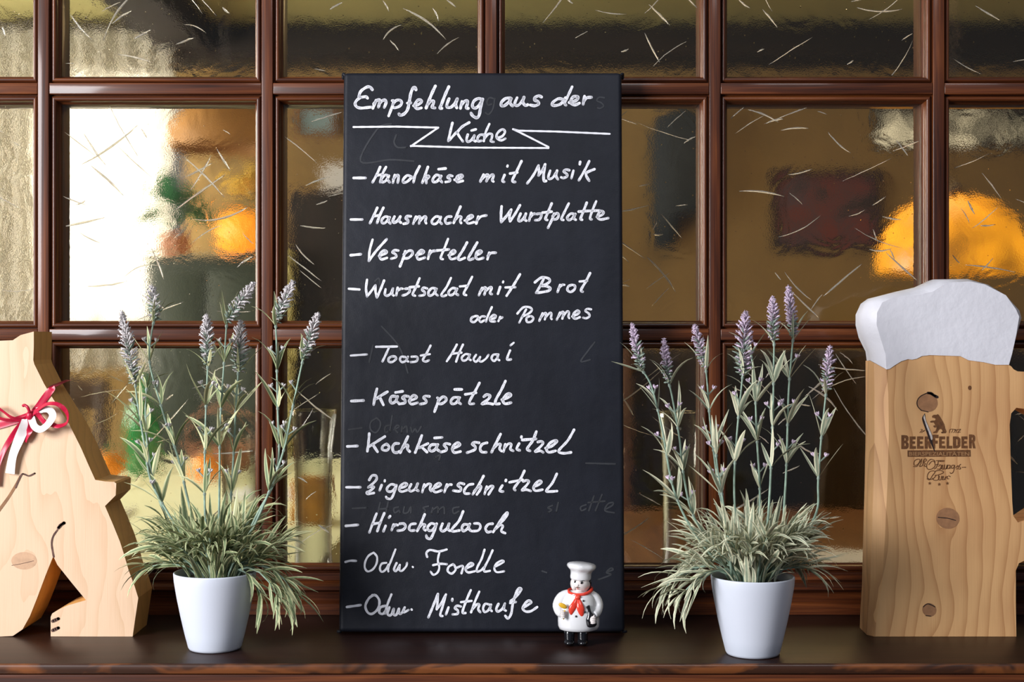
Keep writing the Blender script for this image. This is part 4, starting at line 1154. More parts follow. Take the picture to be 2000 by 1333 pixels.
def spike_mesh(name, mats, rnd, L, R):
    """a lavender spike of curled florets round an axis, base at the origin, pointing up z"""
    mb = MB()
    mb.tube([(0, 0, 0), (0, 0, L * .9)], [.0012, .0007], 5, mi=0)
    n = int(L / .0021) * 3
    for i in range(n):
        t = (i + .5) / n
        h = L * t
        az = i * 2.39996 + rnd.uniform(-.3, .3)
        rr = 1.28 * R * (math.sin(PI * (.12 + .85 * t)) ** .6) * rnd.uniform(.75, 1.1)
        el = .15 + .9 * t + rnd.uniform(-.2, .2)
        d = Vector((math.cos(az) * math.cos(el), math.sin(az) * math.cos(el), math.sin(el)))
        p0 = Vector((0, 0, h - .001)); p1 = p0 + d * rr
        green = rnd.random() < (.75 - 1.1 * t)
        w = .00135 * rnd.uniform(.8, 1.2)
        mb.tube([p0 + d * rr * .1, p0 + d * rr * .65, p1], [w * .6, w, w * .25], 4, mi=0 if green else 1)
        if not green:
            a = frame_of(d)
            for q in range(2):
                th = rnd.uniform(0, 2 * PI)
                s = a @ Vector((.5, math.cos(th), math.sin(th)))
                e = p0 + d * rr * .8
                mb.tube([e, e + s.normalized() * .0027], [w * .8, w * .2], 3, mi=1)
    return mb, mats
def bud_mb(mb, p, d, rnd, s=1.0):
    """two short stalks each with a crown of small buds"""
    a = frame_of(d)
    for sg in (-1, 1):
        if rnd.random() < .12: continue
        th = rnd.uniform(-.5, .5)
        s0 = a @ Vector((.75, .75 * sg * math.cos(th), .4 * math.sin(th)))
        s0.normalize()
        e = p + s0 * .011 * s
        mb.tube([p, e], [.0009, .0011], 5, mi=0)
        for q in range(5):
            az = q * 1.256 + rnd.random()
            dd = (frame_of(s0 * .5 + Vector((0, 0, 1)) * .7) @ Vector((1, .65 * math.cos(az), .65 * math.sin(az)))).normalized()
            mb.tube([e, e + dd * .0035 * s, e + dd * .0062 * s], [.0009, .0015, .0004], 4, mi=1)
def make_pot(parent, cx, cy):
    mb = MB(parent.location)
    prof = [(0, .0004), (.0325, .0004), (.0345, .0012), (.0362, .004), (.0405, .022), (.0455, .046), (.0500, .071), (.0532, .093), (.0540, .1035), (.0538, .1050), (.0530, .1056), (.0520, .1050), (.0510, .1030), (.0490, .085), (.047, .080), (0, .080)]
    prof = [(q * (1 + .035 * min(1, z / .1)), z) for q, z in prof]
    mb.lathe(prof, 64, (cx, cy, 0))
    mb.build('pot', M_pot, parent)
    mb = MB(parent.location)
    rn = random.Random(5)
    prof = [(r, .094 + rn.uniform(-.0008, .0008) - .0022 * (r / .048) ** 2 + .003) for r in (0, .006, .012, .018, .024, .03, .036, .042, .047)] + [(.0495, .0915)]
    mb.lathe(prof, 40, (cx, cy, 0))
    for v in mb.v: v.z += rn.uniform(-.001, .001)
    mb.build('soil', M_soil, parent, kind='stuff')
def lavender(name, px, dist, stems, mats, leafmat, seed, label, group, spread, extra_dir):
    rnd = random.Random(seed)
    cx = P(px, 0, dist).x
    root = empty(name, (cx, dist, 0), label=label, cat='potted plant', group=group)
    make_pot(root, cx, dist)
    meshes = [leaf_me(leafmat, i) for i in range(len(LV))]
    count = [0]
    stuff = MB(root.location)
    def put_leaf(parent, p, d, L, roll=None, kind=None):
        roll = rnd.uniform(-.6, .6) if roll is None else roll
        R = frame_of(d, roll)
        i = kind if kind is not None else rnd.randrange(len(LV))
        if count[0] < 297:
            count[0] += 1
            o = bpy.data.objects.new('leaf', meshes[i]); COL.objects.link(o); o.parent = parent
            o.matrix_local = Matrix.Translation(p - root.location) @ (R * L).to_4x4()
        else:
            vs, fs, gr = LV[i]
            stuff.add([p + (R @ Vector(v)) * L for v in vs], fs, gr, True)
    for (pts, y0, y1, sp) in stems:
        # pts from the base up, picture coordinates
        n = len(pts)
        w = []
        for i, (x, y) in enumerate(pts):
            t = i / (n - 1)
            w.append(P(x, y, dist + y0 * (1 - t) + y1 * t))
        c = catmull(w, 6)
        rad = [.0019 - .0008 * i / (len(c) - 1) for i in range(len(c))]
        mb = MB(root.location)
        mb.tube(c, rad, 7)
        st = mb.build('stem', M_stem, root)
        Ltot = 0; cum = [0]
        for i in range(1, len(c)): Ltot += (c[i] - c[i - 1]).length; cum.append(Ltot)
        def at(s):
            s = max(0, min(Ltot, s)); j = 1
            while j < len(c) - 1 and cum[j] < s: j += 1
            u = (s - cum[j - 1]) / max(1e-9, cum[j] - cum[j - 1])
            return c[j - 1].lerp(c[j], u), (c[j] - c[j - 1]).normalized()
        # whorls of leaves
        s = Ltot - rnd.uniform(.004, .008); first = True
        bud = MB(root.location)
        while s > Ltot * .34:
            p, t = at(s)
            kk = 4 if first else rnd.choice([3, 4, 4])
            a0 = rnd.uniform(0, 2 * PI)
            fr = frame_of(t)
            for q in range(kk):
                az = a0 + 2 * PI * q / kk + rnd.uniform(-.3, .3)
                el = rnd.uniform(.35, .8)
                d = fr @ Vector((math.cos(el), math.sin(el) * math.cos(az), math.sin(el) * math.sin(az)))
                put_leaf(st, p, d, rnd.uniform(.042, .066) * (.85 if first else 1), kind=rnd.choice([0, 1, 1, 3, 4, 6]))
            if not first or not sp:
                pb, tb = at(s + .022)
                bud_mb(bud, pb, tb, rnd)
            # swelling at the node
            bud.tube([p - t * .003, p, p + t * .004], [.0012, .0024, .0012], 6, mi=0)
            s -= rnd.uniform(.050, .064); first = False
        bud.build('bud_cluster', mats[:2], st, autosmooth=40, kind='stuff')
        if sp:
            tipx, tipy, R = sp
            tp = P(tipx, tipy, dist + y1 + .003)
            d = tp - c[-1]
            smb, mm = spike_mesh('flower_spike', None, rnd, d.length + .002, R)
            rot = d.to_track_quat('Z', 'Y').to_matrix()
            smb.v = [rot @ v + (c[-1] - root.location) for v in smb.v]
            smb.build('flower_spike', mats[:2], st)
    # basal branches
    nb = 44
    for b in range(nb):
        az = 2 * PI * b / nb + rnd.uniform(-.15, .15)
        el = rnd.choice([.05, .35, .6, .9, 1.15, 1.0, .75, .2]) + rnd.uniform(-.12, .12)
        Lb = rnd.uniform(.05, .09) * (1.15 if el < .7 else 1.1)
        for (ea, ee, el_, LL) in extra_dir:
            if abs(((az - ea + PI) % (2 * PI)) - PI) < ee and el < .7: el = el_; Lb = LL * rnd.uniform(.85, 1.1)
        if math.sin(az) < -.45: el = max(el, .95)
        h = Vector((math.cos(az), math.sin(az) * .8, 0))
        p = Vector((cx, dist, .092)) + h * rnd.uniform(.006, .030)
        pts = [p]; e = max(el, .75) + .35
        for k in range(5):
            d = h * math.cos(e) + Vector((0, 0, math.sin(e)))
            p = p + d * Lb / 5; pts.append(p); e += (el - .55 - e) * .33
        mb = MB(root.location); mb.tube(pts, [.0016, .0015, .0014, .0012, .0011, .0009], 6)
        br = mb.build('branch', M_stem, root)
        for k in (2, 3, 4, 5):
            p = pts[k]; t = (pts[k] - pts[k - 1]).normalized(); fr = frame_of(t)
            a0 = rnd.uniform(0, 6.28)
            m = 5 if k == 5 else 4
            for q in range(m):
                a = a0 + 2 * PI * q / m + rnd.uniform(-.3, .3); el2 = rnd.uniform(.2, .75)
                d = fr @ Vector((math.cos(el2), math.sin(el2) * math.cos(a), math.sin(el2) * math.sin(a)))
                pz = p
                put_leaf(br, pz, d, rnd.uniform(.034, .062), kind=rnd.choice([0, 1, 1, 2, 4, 5, 3]))
    # inner upright leaves that fill the crown
    for q in range(120):
        a = rnd.uniform(0, 6.28); e = rnd.uniform(.6, 1.45)
        h = Vector((math.cos(a), math.sin(a), 0)); p = Vector((cx, dist, .093)) + h * rnd.uniform(0, .036)
        d = h * math.cos(e) + Vector((0, 0, math.sin(e)))
        if q % 2: p = p + d * rnd.uniform(.02, .07)
        put_leaf(root, p, d, rnd.uniform(.045, .07), kind=rnd.choice([0, 1, 3, 4]))
    if stuff.f: stuff.build('foliage', leafmat, root, kind='stuff')
    return root

left_stems = [
 ([(395, 1110), (345, 1030), (297, 945), (283, 873), (269, 790), (264, 748)], .0, -.01, (238, 612, .0115)),
 ([(408, 1110), (385, 1045), (366, 972), (348, 895), (328, 837), (312, 783), (292, 706), (298, 640), (304, 625)], .02, .03, (296, 562, .0105)),
 ([(415, 1110), (405, 1050), (400, 990), (400, 900), (402, 810), (406, 712)], -.012, -.02, (403, 620, .011)),
 ([(425, 1110), (427, 1050), (428, 1000), (429, 922), (430, 828), (437, 720), (443, 628)], .01, .015, (494, 556, .0108)),
 ([(433, 1110), (445, 1030), (453, 945), (457, 873), (460, 810), (465, 733), (466, 727)], .022, .03, (470, 632, .0135)),
 ([(455, 1110), (500, 1010), (535, 945), (545, 885), (543, 819), (541, 729), (540, 668), (538, 628)], .0, .012, (571, 553, .011)),
 ([(448, 1110), (495, 1030), (530, 950), (555, 877), (569, 810), (588, 720), (593, 700)], -.01, -.014, (620, 616, .011)),
 ([(385, 1110), (340, 1040), (305, 960), (289, 880), (284, 800), (287, 752)], .03, .035, None),
]
right_stems = [
 ([(1440, 1125), (1385, 1080), (1342, 1018), (1313, 947), (1294, 843), (1273, 757), (1253, 722)], .0, -.02, (1235, 637, .0088)),
 ([(1450, 1125), (1395, 1070), (1354, 1008), (1335, 928), (1327, 857), (1313, 777), (1306, 748)], .015, .01, (1297, 666, .0080)),
 ([(1455, 1125), (1425, 1060), (1410, 985), (1401, 938), (1387, 824), (1382, 758), (1378, 716)], .02, .03, (1357, 639, .0088)),
 ([(1462, 1125), (1440, 1070), (1436, 1010), (1434, 938), (1439, 852), (1448, 758), (1451, 732)], -.012, -.022, (1456, 614, .0128)),
 ([(1480, 1125), (1495, 1060), (1503, 970), (1507, 881), (1510, 796), (1511, 730), (1512, 664)], -.014, -.012, (1509, 584, .0094)),
 ([(1490, 1125), (1525, 1040), (1533, 966), (1537, 881), (1540, 772), (1547, 682), (1550, 655)], .012, .02, (1540, 563, .0090)),
 ([(1500, 1125), (1560, 1060), (1595, 1000), (1598, 940), (1604, 857), (1611, 790), (1614, 763)], .0, -.012, (1621, 680, .0094)),
 ([(1475, 1125), (1482, 1040), (1484, 957), (1478, 850), (1474, 745), (1466, 690)], .026, .034, None),
 ([(1430, 1125), (1420, 1050), (1412, 980), (1402, 920), (1398, 880)], -.02, -.03, None),
]
lavender('potted_lavender', 420, 1.945, left_stems, [M_fg, M_fl1], M_leaf1, 21,
         'artificial lavender with greyish flowers in a white pot, left of the menu board', 'lavender pots beside the menu board', 1, [(0.0, .6, -.9, .10), (PI, .5, .1, .085)])
lavender('potted_lavender', 1470, 1.911, right_stems, [M_fg, M_fl2], M_leaf2, 8,
         'artificial lavender with lilac flowers in a white pot, right of the menu board', 'lavender pots beside the menu board', 1, [(PI, .55, -.6, .105), (0.1, .5, .15, .07)])

# ------------------------------------------------------------------ glass vases on the ledge behind the window
def vase(px, d, top_y, r_top, r_mid, r_base, label):
    zt = P(0, top_y, d).z
    x = P(px, 0, d).x
    o = [(0, 0), (r_base, 0), (r_base, .004), (r_mid, zt * .25), (r_mid, zt * .6), (r_mid * 1.05, zt * .8), (r_top * .97, zt * .97), (r_top, zt), (r_top - .0012, zt + .0008), (r_top - .0026, zt)]
    i = [(r_mid * 1.05 - .003, zt * .8), (r_mid - .003, zt * .6), (r_mid - .003, zt * .25), (r_base - .003, .012), (0, .010)]
    mb = MB((x, d, 0)); mb.lathe([(r, z + .0002) for r, z in o + i], 40, (x, d, 0))
    return mb.build('glass_vase', M_vase, None, label=label, cat='vase', group='clear vases on the ledge behind the glass')
vase(612, 2.33, 802, .0385, .030, .032, 'tall flared clear glass vase seen through the pane left of the menu board')
vase(470, 2.36, 812, .0385, .030, .032, 'tall flared clear glass vase seen through the pane behind the left lavender')
vase(1330, 2.35, 806, .0385, .030, .032, 'tall flared clear glass vase seen through the pane right of the menu board')

# ------------------------------------------------------------------ the room behind the glass
def bx(name, lo, hi, mat, axis=0, bev=0.0, parent=None, **k):
    o = parent.location if parent else ((lo[0] + hi[0]) / 2, (lo[1] + hi[1]) / 2, lo[2])
    mb = MB(o); mb.box(lo, hi, axis, None, bev)
    return mb.build(name, mat, parent, **k)
M_blackwood = stained('dark_beam_wood', (.006, .0035, .002), (.012, .0065, .0035), (.026, .013, .007), rough=.85, coat=0)
slab('trim_1', (BX0, 6.08, 1.64), (BX1, 6.4, 1.775), M_blackwood, 'dark wooden beam along the far wall under the ceiling', 'beam')
slab('trim_2', (-1.5, 2.6, 1.66), (-1.28, 6.08, 1.79), M_blackwood, 'dark wooden beam running along the ceiling towards the far wall', 'beam', axis=1)
M_curtain, nt, b = mat_new('sheer_cream_curtain')
b.inputs['Base Color'].default_value = (.78, .75, .68, 1); b.inputs['Roughness'].default_value = .8
tr = nt.nodes.new('ShaderNodeBsdfTranslucent'); tr.inputs[0].default_value = (.85, .84, .81, 1)
mx = nt.nodes.new('ShaderNodeMixShader'); mx.inputs[0].default_value = .5
nt.links.new(b.outputs[0], mx.inputs[1]); nt.links.new(tr.outputs[0], mx.inputs[2])
nt.links.new(mx.outputs[0], nt.nodes['Material Output'].inputs[0])
def curtain(name, x0, x1, z0, z1, y, label, folds):
    mb = MB(((x0 + x1) / 2, y, z0))
    n = 160; vs = []
    for i in range(n + 1):
        x = x0 + (x1 - x0) * i / n
        for (z, am) in ((z0, 1.2), ((z0 + z1) / 2, 1.0), (z1, .7)):
            yy = y + am * (.022 * math.sin(x * folds) + .010 * math.sin(x * folds * 2.3 + 1))
            vs.append((x, yy, z))
    for i in range(n + 1):
        x = x0 + (x1 - x0) * i / n
        for (z, am) in ((z0, 1.2), ((z0 + z1) / 2, 1.0), (z1, .7)):
            yy = y + .002 + am * (.022 * math.sin(x * folds) + .010 * math.sin(x * folds * 2.3 + 1))
            vs.append((x, yy, z))
    fs = []; m = 3 * (n + 1)
    for i in range(n):
        for k in range(2):
            a = 3 * i + k
            fs.append((a, a + 3, a + 4, a + 1)); fs.append((m + a, m + a + 1, m + a + 4, m + a + 3))
    mb.add(vs, fs, None, True)
    return mb.build(name, M_curtain, None, label=label, cat='curtain')
curtain('curtain', -2.95, -1.44, .30, 1.745, 6.035, 'pale sheer curtain in front of the bright window at the left', 70)
mb = MB((-2.2, 6.02, 1.76)); mb.tube([(-3.0, 6.03, 1.768), (-1.38, 6.03, 1.768)], [.010, .010], 10); mb.build('curtain_rod', M_dark, None, label='dark rod carrying the pale curtain', cat='curtain rod')
# far windows: frames with panes
def far_window(name, x0, x1, z0, z1, y, cols, label, pane=False):
    w = empty(name, ((x0 + x1) / 2, y, z0), kind='structure', label=label, cat='window')
    t = .03
    for (a, bb) in (((x0, y, z0), (x0 + t, y + .05, z1)), ((x1 - t, y, z0), (x1, y + .05, z1)), ((x0, y, z0), (x1, y + .05, z0 + t)), ((x0, y, z1 - t), (x1, y + .05, z1))):
        bx('window_frame', a, bb, M_dark, 2, parent=w)
    for k in range(1, cols):
        x = x0 + (x1 - x0) * k / cols
        bx('glazing_bar', (x - .01, y + .005, z0 + t), (x + .01, y + .045, z1 - t), M_dark, 2, parent=w)
    if pane: bx('pane', (x0 + t, y + .02, z0 + t), (x1 - t, y + .024, z1 - t), M_frost, 0, parent=w)
    return w
M_frost, nt, b = mat_new('frosted_pane')
nt.nodes.remove(b)
tr = nt.nodes.new('ShaderNodeBsdfTranslucent'); nt.links.new(ramp(nt, noise(nt, nt.nodes.new('ShaderNodeTexCoord').outputs['Object'], 6, 3, .6, 1.0), [(.36, (.06, .055, .04)), (.62, (.8, .76, .66))]), tr.inputs[0])
nt.links.new(tr.outputs[0], nt.nodes['Material Output'].inputs[0])
far_window('window_2', HW[0], HW[1], HW[2], HW[3], 6.44, 2, 'small bright window behind the pale curtain')
far_window('window_3', HT[0], HT[1], HT[2], HT[3], 6.44, 4, 'narrow bright transom window high in the far wall at the right', True)
M_cloth = simple('pale_yellow_green_tablecloth', (.86, .89, .62), .7, .04, 10)
M_white = simple('white_linen', (.82, .82, .85), .7, .04, 10)
M_grn = simple('green_upholstery', (.025, .14, .045), .8, .3, 30)
M_org = simple('orange_glaze', (.85, .28, .02), .3, .15, 10)
M_pinkw = simple('brown_pink_wicker', (.42, .2, .12), .7, .4, 60)
M_navy = simple('dark_blue_cloth', (.028, .034, .042), .9, .3, 20)
M_chrome = simple('brushed_grey_metal', (.4, .4, .42), .3, .1, 10, metal=1)
TZ = -.05
def table(name, x0, x1, y0, y1, topmat, label, cloth=None, clabel=None):
    t = empty(name, ((x0 + x1) / 2, (y0 + y1) / 2, BZ0), label=label, cat='table')
    bx('tabletop', (x0, y0, TZ - .04), (x1, y1, TZ), topmat, 1, .004, t)
    for sx in (x0 + .06, x1 - .06):
        for sy in (y0 + .08, y1 - .08):
            bx('leg', (sx - .03, sy - .03, BZ0), (sx + .03, sy + .03, TZ - .04), topmat, 2, .003, t)
    if cloth:
        mb = MB(((x0 + x1) / 2, (y0 + y1) / 2, TZ))
        e = .01
        mb.box((x0 - e, y0 - e, TZ + .0004), (x1 + e, y1 + e, TZ + .004), 0, 0)
        for (lo, hi) in (((x0 - e - .003, y0 - e, TZ - .22), (x0 - e, y1 + e, TZ + .004)), ((x1 + e, y0 - e, TZ - .22), (x1 + e + .003, y1 + e, TZ + .004)), ((x0 - e, y0 - e - .003, TZ - .22), (x1 + e, y0 - e, TZ + .004)), ((x0 - e, y1 + e, TZ - .22), (x1 + e, y1 + e + .003, TZ + .004))):
            mb.box(lo, hi, 0, 0)
        mb.build('tablecloth', cloth, None, label=clabel, cat='tablecloth')
    return t
table('dining_table', -1.42, -.42, 2.95, 5.6, M_brown, 'long wooden table under the pale yellow green cloth behind the left panes', M_cloth, 'pale yellow green tablecloth on the long table behind the left panes')
table('dining_table', .25, 1.15, 2.9, 4.0, M_brown, 'orange brown wooden table behind the lower panes right of the board')
M_paper = simple('white_paper', (.75, .76, .8), .6, .03, 10)
def cushion(x, y, z, sx, sy, sz, mat, label, cat='cushion', name='seat_cushion', rz=0):
    mb = MB((x, y, z)); mb.box((-sx / 2 + x, y - sy / 2, z), (x + sx / 2, y + sy / 2, z + sz), 0, 0, min(sx, sy, sz) * .35)
    o = mb.build(name, mat, None, label=label, cat=cat); o.rotation_euler.z = rz; return o
def chair(x, y, facing, label, cush=None):
    """plain wooden chair; facing +1: the backrest is on the far side"""
    t = empty('dining_chair', (x, y, BZ0), label=label, cat='chair', group='wooden chairs behind the glass')
    zs = BZ0 + .46
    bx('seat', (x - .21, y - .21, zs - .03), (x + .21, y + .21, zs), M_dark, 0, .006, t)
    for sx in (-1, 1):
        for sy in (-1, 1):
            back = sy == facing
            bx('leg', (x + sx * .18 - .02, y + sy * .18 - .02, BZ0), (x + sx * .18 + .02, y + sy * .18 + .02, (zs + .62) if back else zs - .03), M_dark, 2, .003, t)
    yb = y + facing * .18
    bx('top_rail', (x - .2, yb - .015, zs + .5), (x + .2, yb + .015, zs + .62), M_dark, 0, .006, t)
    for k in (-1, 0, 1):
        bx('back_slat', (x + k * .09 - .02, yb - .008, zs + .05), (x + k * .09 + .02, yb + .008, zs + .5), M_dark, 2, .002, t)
    return t
chair(-1.70, 4.1, 1, 'dark wooden chair with slatted back near the left end of the long table')
chair(-1.70, 5.1, 1, 'dark wooden chair with slatted back at the far left of the long table')
chair(-.14, 5.2, 1, 'dark wooden chair with slatted back on the right side of the long table')
def bottle(x, y, r, h, mat, label):
    z = TZ + .0045
    mb = MB((x, y, z)); mb.lathe([(0, z), (r, z), (r, z + h * .55), (r * .9, z + h * .62), (r * .35, z + h * .74), (r * .3, z + h), (0, z + h)], 24, (x, y, 0))
    mb.build('glass_bottle', mat, None, label=label, cat='bottle')
M_gg = simple('green_bottle_glass', (.02, .20, .06), .15, .2, 20, coat=.4)
bottle(-1.30, 5.02, .062, .36, M_gg, 'large dark green bottle on the pale tablecloth behind the left lavender')
# wicker basket, small orange gourds, folded napkins on the cloth
def basket(x, y, r, h, label):
    t = empty('bread_basket', (x, y, TZ + .004), label=label, cat='basket')
    mb = MB(t.location); mb.lathe([(0, TZ + .005), (r * .8, TZ + .005), (r, TZ + h), (r * .96, TZ + h), (r * .76, TZ + .014), (0, TZ + .014)], 28, (x, y, 0)); mb.build('bowl', M_pinkw, t)
    mb = MB(t.location)
    mb.tube([(x + r * math.cos(a), y + r * math.sin(a), TZ + h) for a in [2 * PI * k / 24 for k in range(25)]], [.008] * 25, 6); mb.build('rim', M_pinkw, t)
    mb = MB(t.location)
    mb.tube([(x + r * math.cos(a), y, TZ + h + r * 1.1 * math.sin(a)) for a in [PI * k / 16 for k in range(17)]], [.007] * 17, 6); mb.build('handle', M_pinkw, t)
basket(-1.05, 5.15, .13, .09, 'brown pink wicker basket standing on the pale tablecloth')
def gourd(x, y, r, z, label, name='orange_gourd'):
    t = empty(name, (x, y, z), label=label, cat='gourd', group='orange gourds on the tablecloth')
    mb = MB(t.location)
    n = 40; prof = [(math.sin(PI * i / 12) * r, z + r * .8 - math.cos(PI * i / 12) * r * .8) for i in range(13)]
    prof[0] = (0, prof[0][1]); prof[-1] = (0, prof[-1][1])
    mb.lathe(prof, n, (x, y, 0))
    o = Vector((0, 0, 0))
    for v in mb.v:
        a = math.atan2(v.y, v.x); k = 1 - .07 * abs(math.sin(a * 5)); v.x *= k; v.y *= k
    mb.build('body', M_org, t)
    mb = MB(t.location); mb.tube([(x, y, z + r * 1.5), (x, y, z + r * 1.8), (x + .01, y, z + r * 2.1)], [.012, .009, .008], 7); mb.build('stalk', M_grn, t)
gourd(-1.34, 4.72, .06, TZ + .0045, 'small orange gourd on the pale tablecloth beside the basket')
gourd(-1.02, 4.75, .055, TZ + .0045, 'small orange gourd on the pale tablecloth in front of the basket')
for (x, y, lab) in ((-1.16, 3.75, 'white folded napkin on the near part of the pale tablecloth'), (-.72, 4.3, 'white folded napkin on the pale tablecloth behind the left lavender')):
    bx('napkin', (x - .13, y - .13, TZ + .0042), (x + .13, y + .13, TZ + .012), M_white, 0, .002, label=lab, cat='napkin', group='white napkins on the tablecloth')
M_brshade2 = simple('amber_card', (.50, .24, .05), .6, .2, 30)
bx('amber_box', (-.56, 3.6, TZ + .0042), (-.47, 3.72, .07), M_brshade2, 0, .006, label='orange box at the right edge of the pale tablecloth', cat='box')
bx('paper_sheet', (.66, 3.0, TZ + .0003), (.80, 3.2, TZ + .002), M_paper, 0, 0, label='white paper on the orange brown table', cat='paper')
# sideboard with runner, orange pot with an added glow, yellow flowers and a green plant
sb = empty('sideboard', (-1.2, 5.95, BZ0), label='low dark green sideboard with doors behind the long table', cat='cabinet')
M_sb = simple('dark_green_paint', (.03, .042, .028), .5, .2, 8)
bx('body', (-1.47, 5.72, BZ0), (-.99, 5.94, .76), M_sb, 2, .004, sb)
for k in (0, 1): 
    d = bx('door', (-1.45 + k * .225, 5.70, BZ0 + .06), (-1.235 + k * .225, 5.719, .70), M_sb, 2, .003, sb)
    mb = MB(d.location); kn = MB(sb.location); kn.ball((-1.235 + k * .05, 5.69, .2), .012, 10, 6); kn.build('knob', M_chrome, sb)
bx('table_runner', (-1.49, 5.68, .7605), (-.985, 5.96, .768), simple('cream_linen', (.62, .52, .36), .8, .05, 12), 0, .002, label='cream runner on top of the green sideboard', cat='runner')
M_glow, nt, b = mat_new('orange_glass_added_glow')
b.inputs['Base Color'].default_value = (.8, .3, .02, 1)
b.inputs['Emission Color'].default_value = (1.0, .33, .02, 1); b.inputs['Emission Strength'].default_value = .75  # emission stands in for window light shining through orange glass
M_yf = simple('yellow_petals', (.75, .5, .08), .7, .3, 40)
flower_pot = empty('orange_flower_pot', (-1.10, 5.83, .769), label='orange glass pot with an added glow and yellow flowers, on the sideboard', cat='lamp')
mb = MB(flower_pot.location)
mb.lathe([(0, .769), (.06, .769), (.10, .80), (.115, .86), (.105, .92), (.07, .95), (.062, .95), (.095, .915), (.105, .86), (.09, .805), (0, .78)], 28, (-1.10, 5.83, 0)); mb.build('shade', M_glow, flower_pot)
def bouquet(name, x, y, z, R, n, mat, label, cat, seed, stemz):
    rn = random.Random(seed)
    t = flower_pot
    mb = MB(t.location)
    for k in range(n):
        a = rn.uniform(0, 6.28); e = rn.uniform(-.3, 1.5); r = R * rn.uniform(.4, 1)
        p = Vector((x + r * math.cos(a) * math.cos(e), y + r * math.sin(a) * math.cos(e), z + r * math.sin(e)))
        mb.ball(p, (R * .16, R * .16, R * .12), 8, 5, rot=Euler((rn.random() * 3, rn.random() * 3, 0)))
    mb.build('flower_bunch', mat, t, kind='stuff')
    mb = MB(t.location)
    for k in range(7):
        a = rn.uniform(0, 6.28)
        mb.tube([(x, y, stemz), (x + R * .3 * math.cos(a), y + R * .3 * math.sin(a), (stemz + z) / 2), (x + R * .6 * math.cos(a), y + R * .6 * math.sin(a), z)], [.004, .003, .002], 5)
    mb.build('stems', M_grn, t)
bouquet('yellow_flowers', -1.08, 5.82, 1.04, .10, 60, M_yf, 'bunch of yellow flowers above the orange pot', 'flowers', 3, .79)
pt = empty('green_plant', (-1.385, 5.84, .769), label='dark green leafy plant in a brown pot on the sideboard', cat='potted plant')
mb = MB(pt.location); mb.lathe([(0, .769), (.05, .769), (.065, .86), (.058, .86), (.045, .785), (0, .785)], 20, (-1.385, 5.84, 0)); mb.build('pot', M_pinkw, pt)
rn = random.Random(4)
lm = MB(); lm.add([(0, 0, 0), (.05, .028, .01), (.05, 0, 0), (.05, -.028, .01), (.11, 0, -.015)], [(0, 2, 1), (0, 3, 2), (1, 2, 4), (2, 3, 4)], None, True)
lo_ = lm.build('leaf', M_grn); lme = lo_.data; bpy.data.objects.remove(lo_)
for k in range(46):
    a = rn.uniform(0, 6.28); e = rn.uniform(-.1, 1.4); r = rn.uniform(.02, .07)
    d = Vector((math.cos(a) * math.cos(e), math.sin(a) * math.cos(e), math.sin(e)))
    o = bpy.data.objects.new('leaf', lme); COL.objects.link(o); o.parent = pt
    o.matrix_local = Matrix.Translation(Vector((0, 0, .17)) + d * r) @ (frame_of(d + Vector((0, 0, -.3)), rn.uniform(-.5, .5)) * rn.uniform(.8, 1.3)).to_4x4()
# pendant lamps
def pendant(x, y, zb, zt, R, rt, mat, label, energy=0):
    t = empty('pendant_lamp', (x, y, zb), label=label, cat='lamp')
    mb = MB(t.location)
    prof = []
    for i in range(13):
        a = PI / 2 * i / 12
        prof.append((rt + (R - rt) * math.cos(a) ** .9, zb + (zt - zb) * math.sin(a)))
    inner = [(max(r - .004, .001), z - .004) for r, z in prof[::-1]]
    mb.lathe(prof + inner + [prof[0]], 40, (x, y, 0)); mb.build('shade', mat, t)
    mb = MB(t.location); mb.tube([(x, y, zt), (x, y, zt + .04)], [rt, rt * .6], 12); mb.build('cap', M_dark, t)
    mb = MB(t.location); mb.tube([(x, y, zt + .04), (x, y, BZ1 - .001)], [.003, .003], 6); mb.build('cord', M_dark, t)
    mb = MB(t.location); mb.ball((x, y, zb + (zt - zb) * .5), .03, 14, 10); mb.build('bulb', M_bulb, t)
    if energy:
        l = bpy.data.lights.new('lamp_light', 'POINT'); l.energy = energy; l.color = (1, .6, .2); l.shadow_soft_size = .05
        o = bpy.data.objects.new('lamp_light', l); o.location = (x, y, zb - .05); COL.objects.link(o)
M_amber, nt, b = mat_new('lit_amber_glass_shade')
b.inputs['Base Color'].default_value = (.7, .3, .03, 1); b.inputs['Roughness'].default_value = .3
b.inputs['Emission Color'].default_value = (1.0, .40, .01, 1)
_tc = nt.nodes.new('ShaderNodeTexCoord').outputs['Object']
nt.links.new(math_n(nt, 'MULTIPLY', math_n(nt, 'SUBTRACT', noise(nt, _tc, 8, 3), .27), 2.5), b.inputs['Emission Strength'])
M_bulb, nt, b = mat_new('warm_bulb')
b.inputs['Emission Color'].default_value = (1.0, .62, .2, 1); b.inputs['Emission Strength'].default_value = 2.5
pendant(P(1862, 0, 4.4).x, 4.4, P(0, 532, 4.4).z, P(0, 385, 4.4).z, .235, .04, M_amber, 'glowing amber glass pendant lamp above the beer mug')
M_brshade = simple('brown_amber_shade', (.42, .20, .05), .6, .15, 10)
pendant(P(440, 0, 5.0).x, 5.0, P(0, 292, 5.0).z, P(0, 195, 5.0).z, .20, .05, M_brshade, 'unlit brown pendant lamp behind the second pane row left of the board')
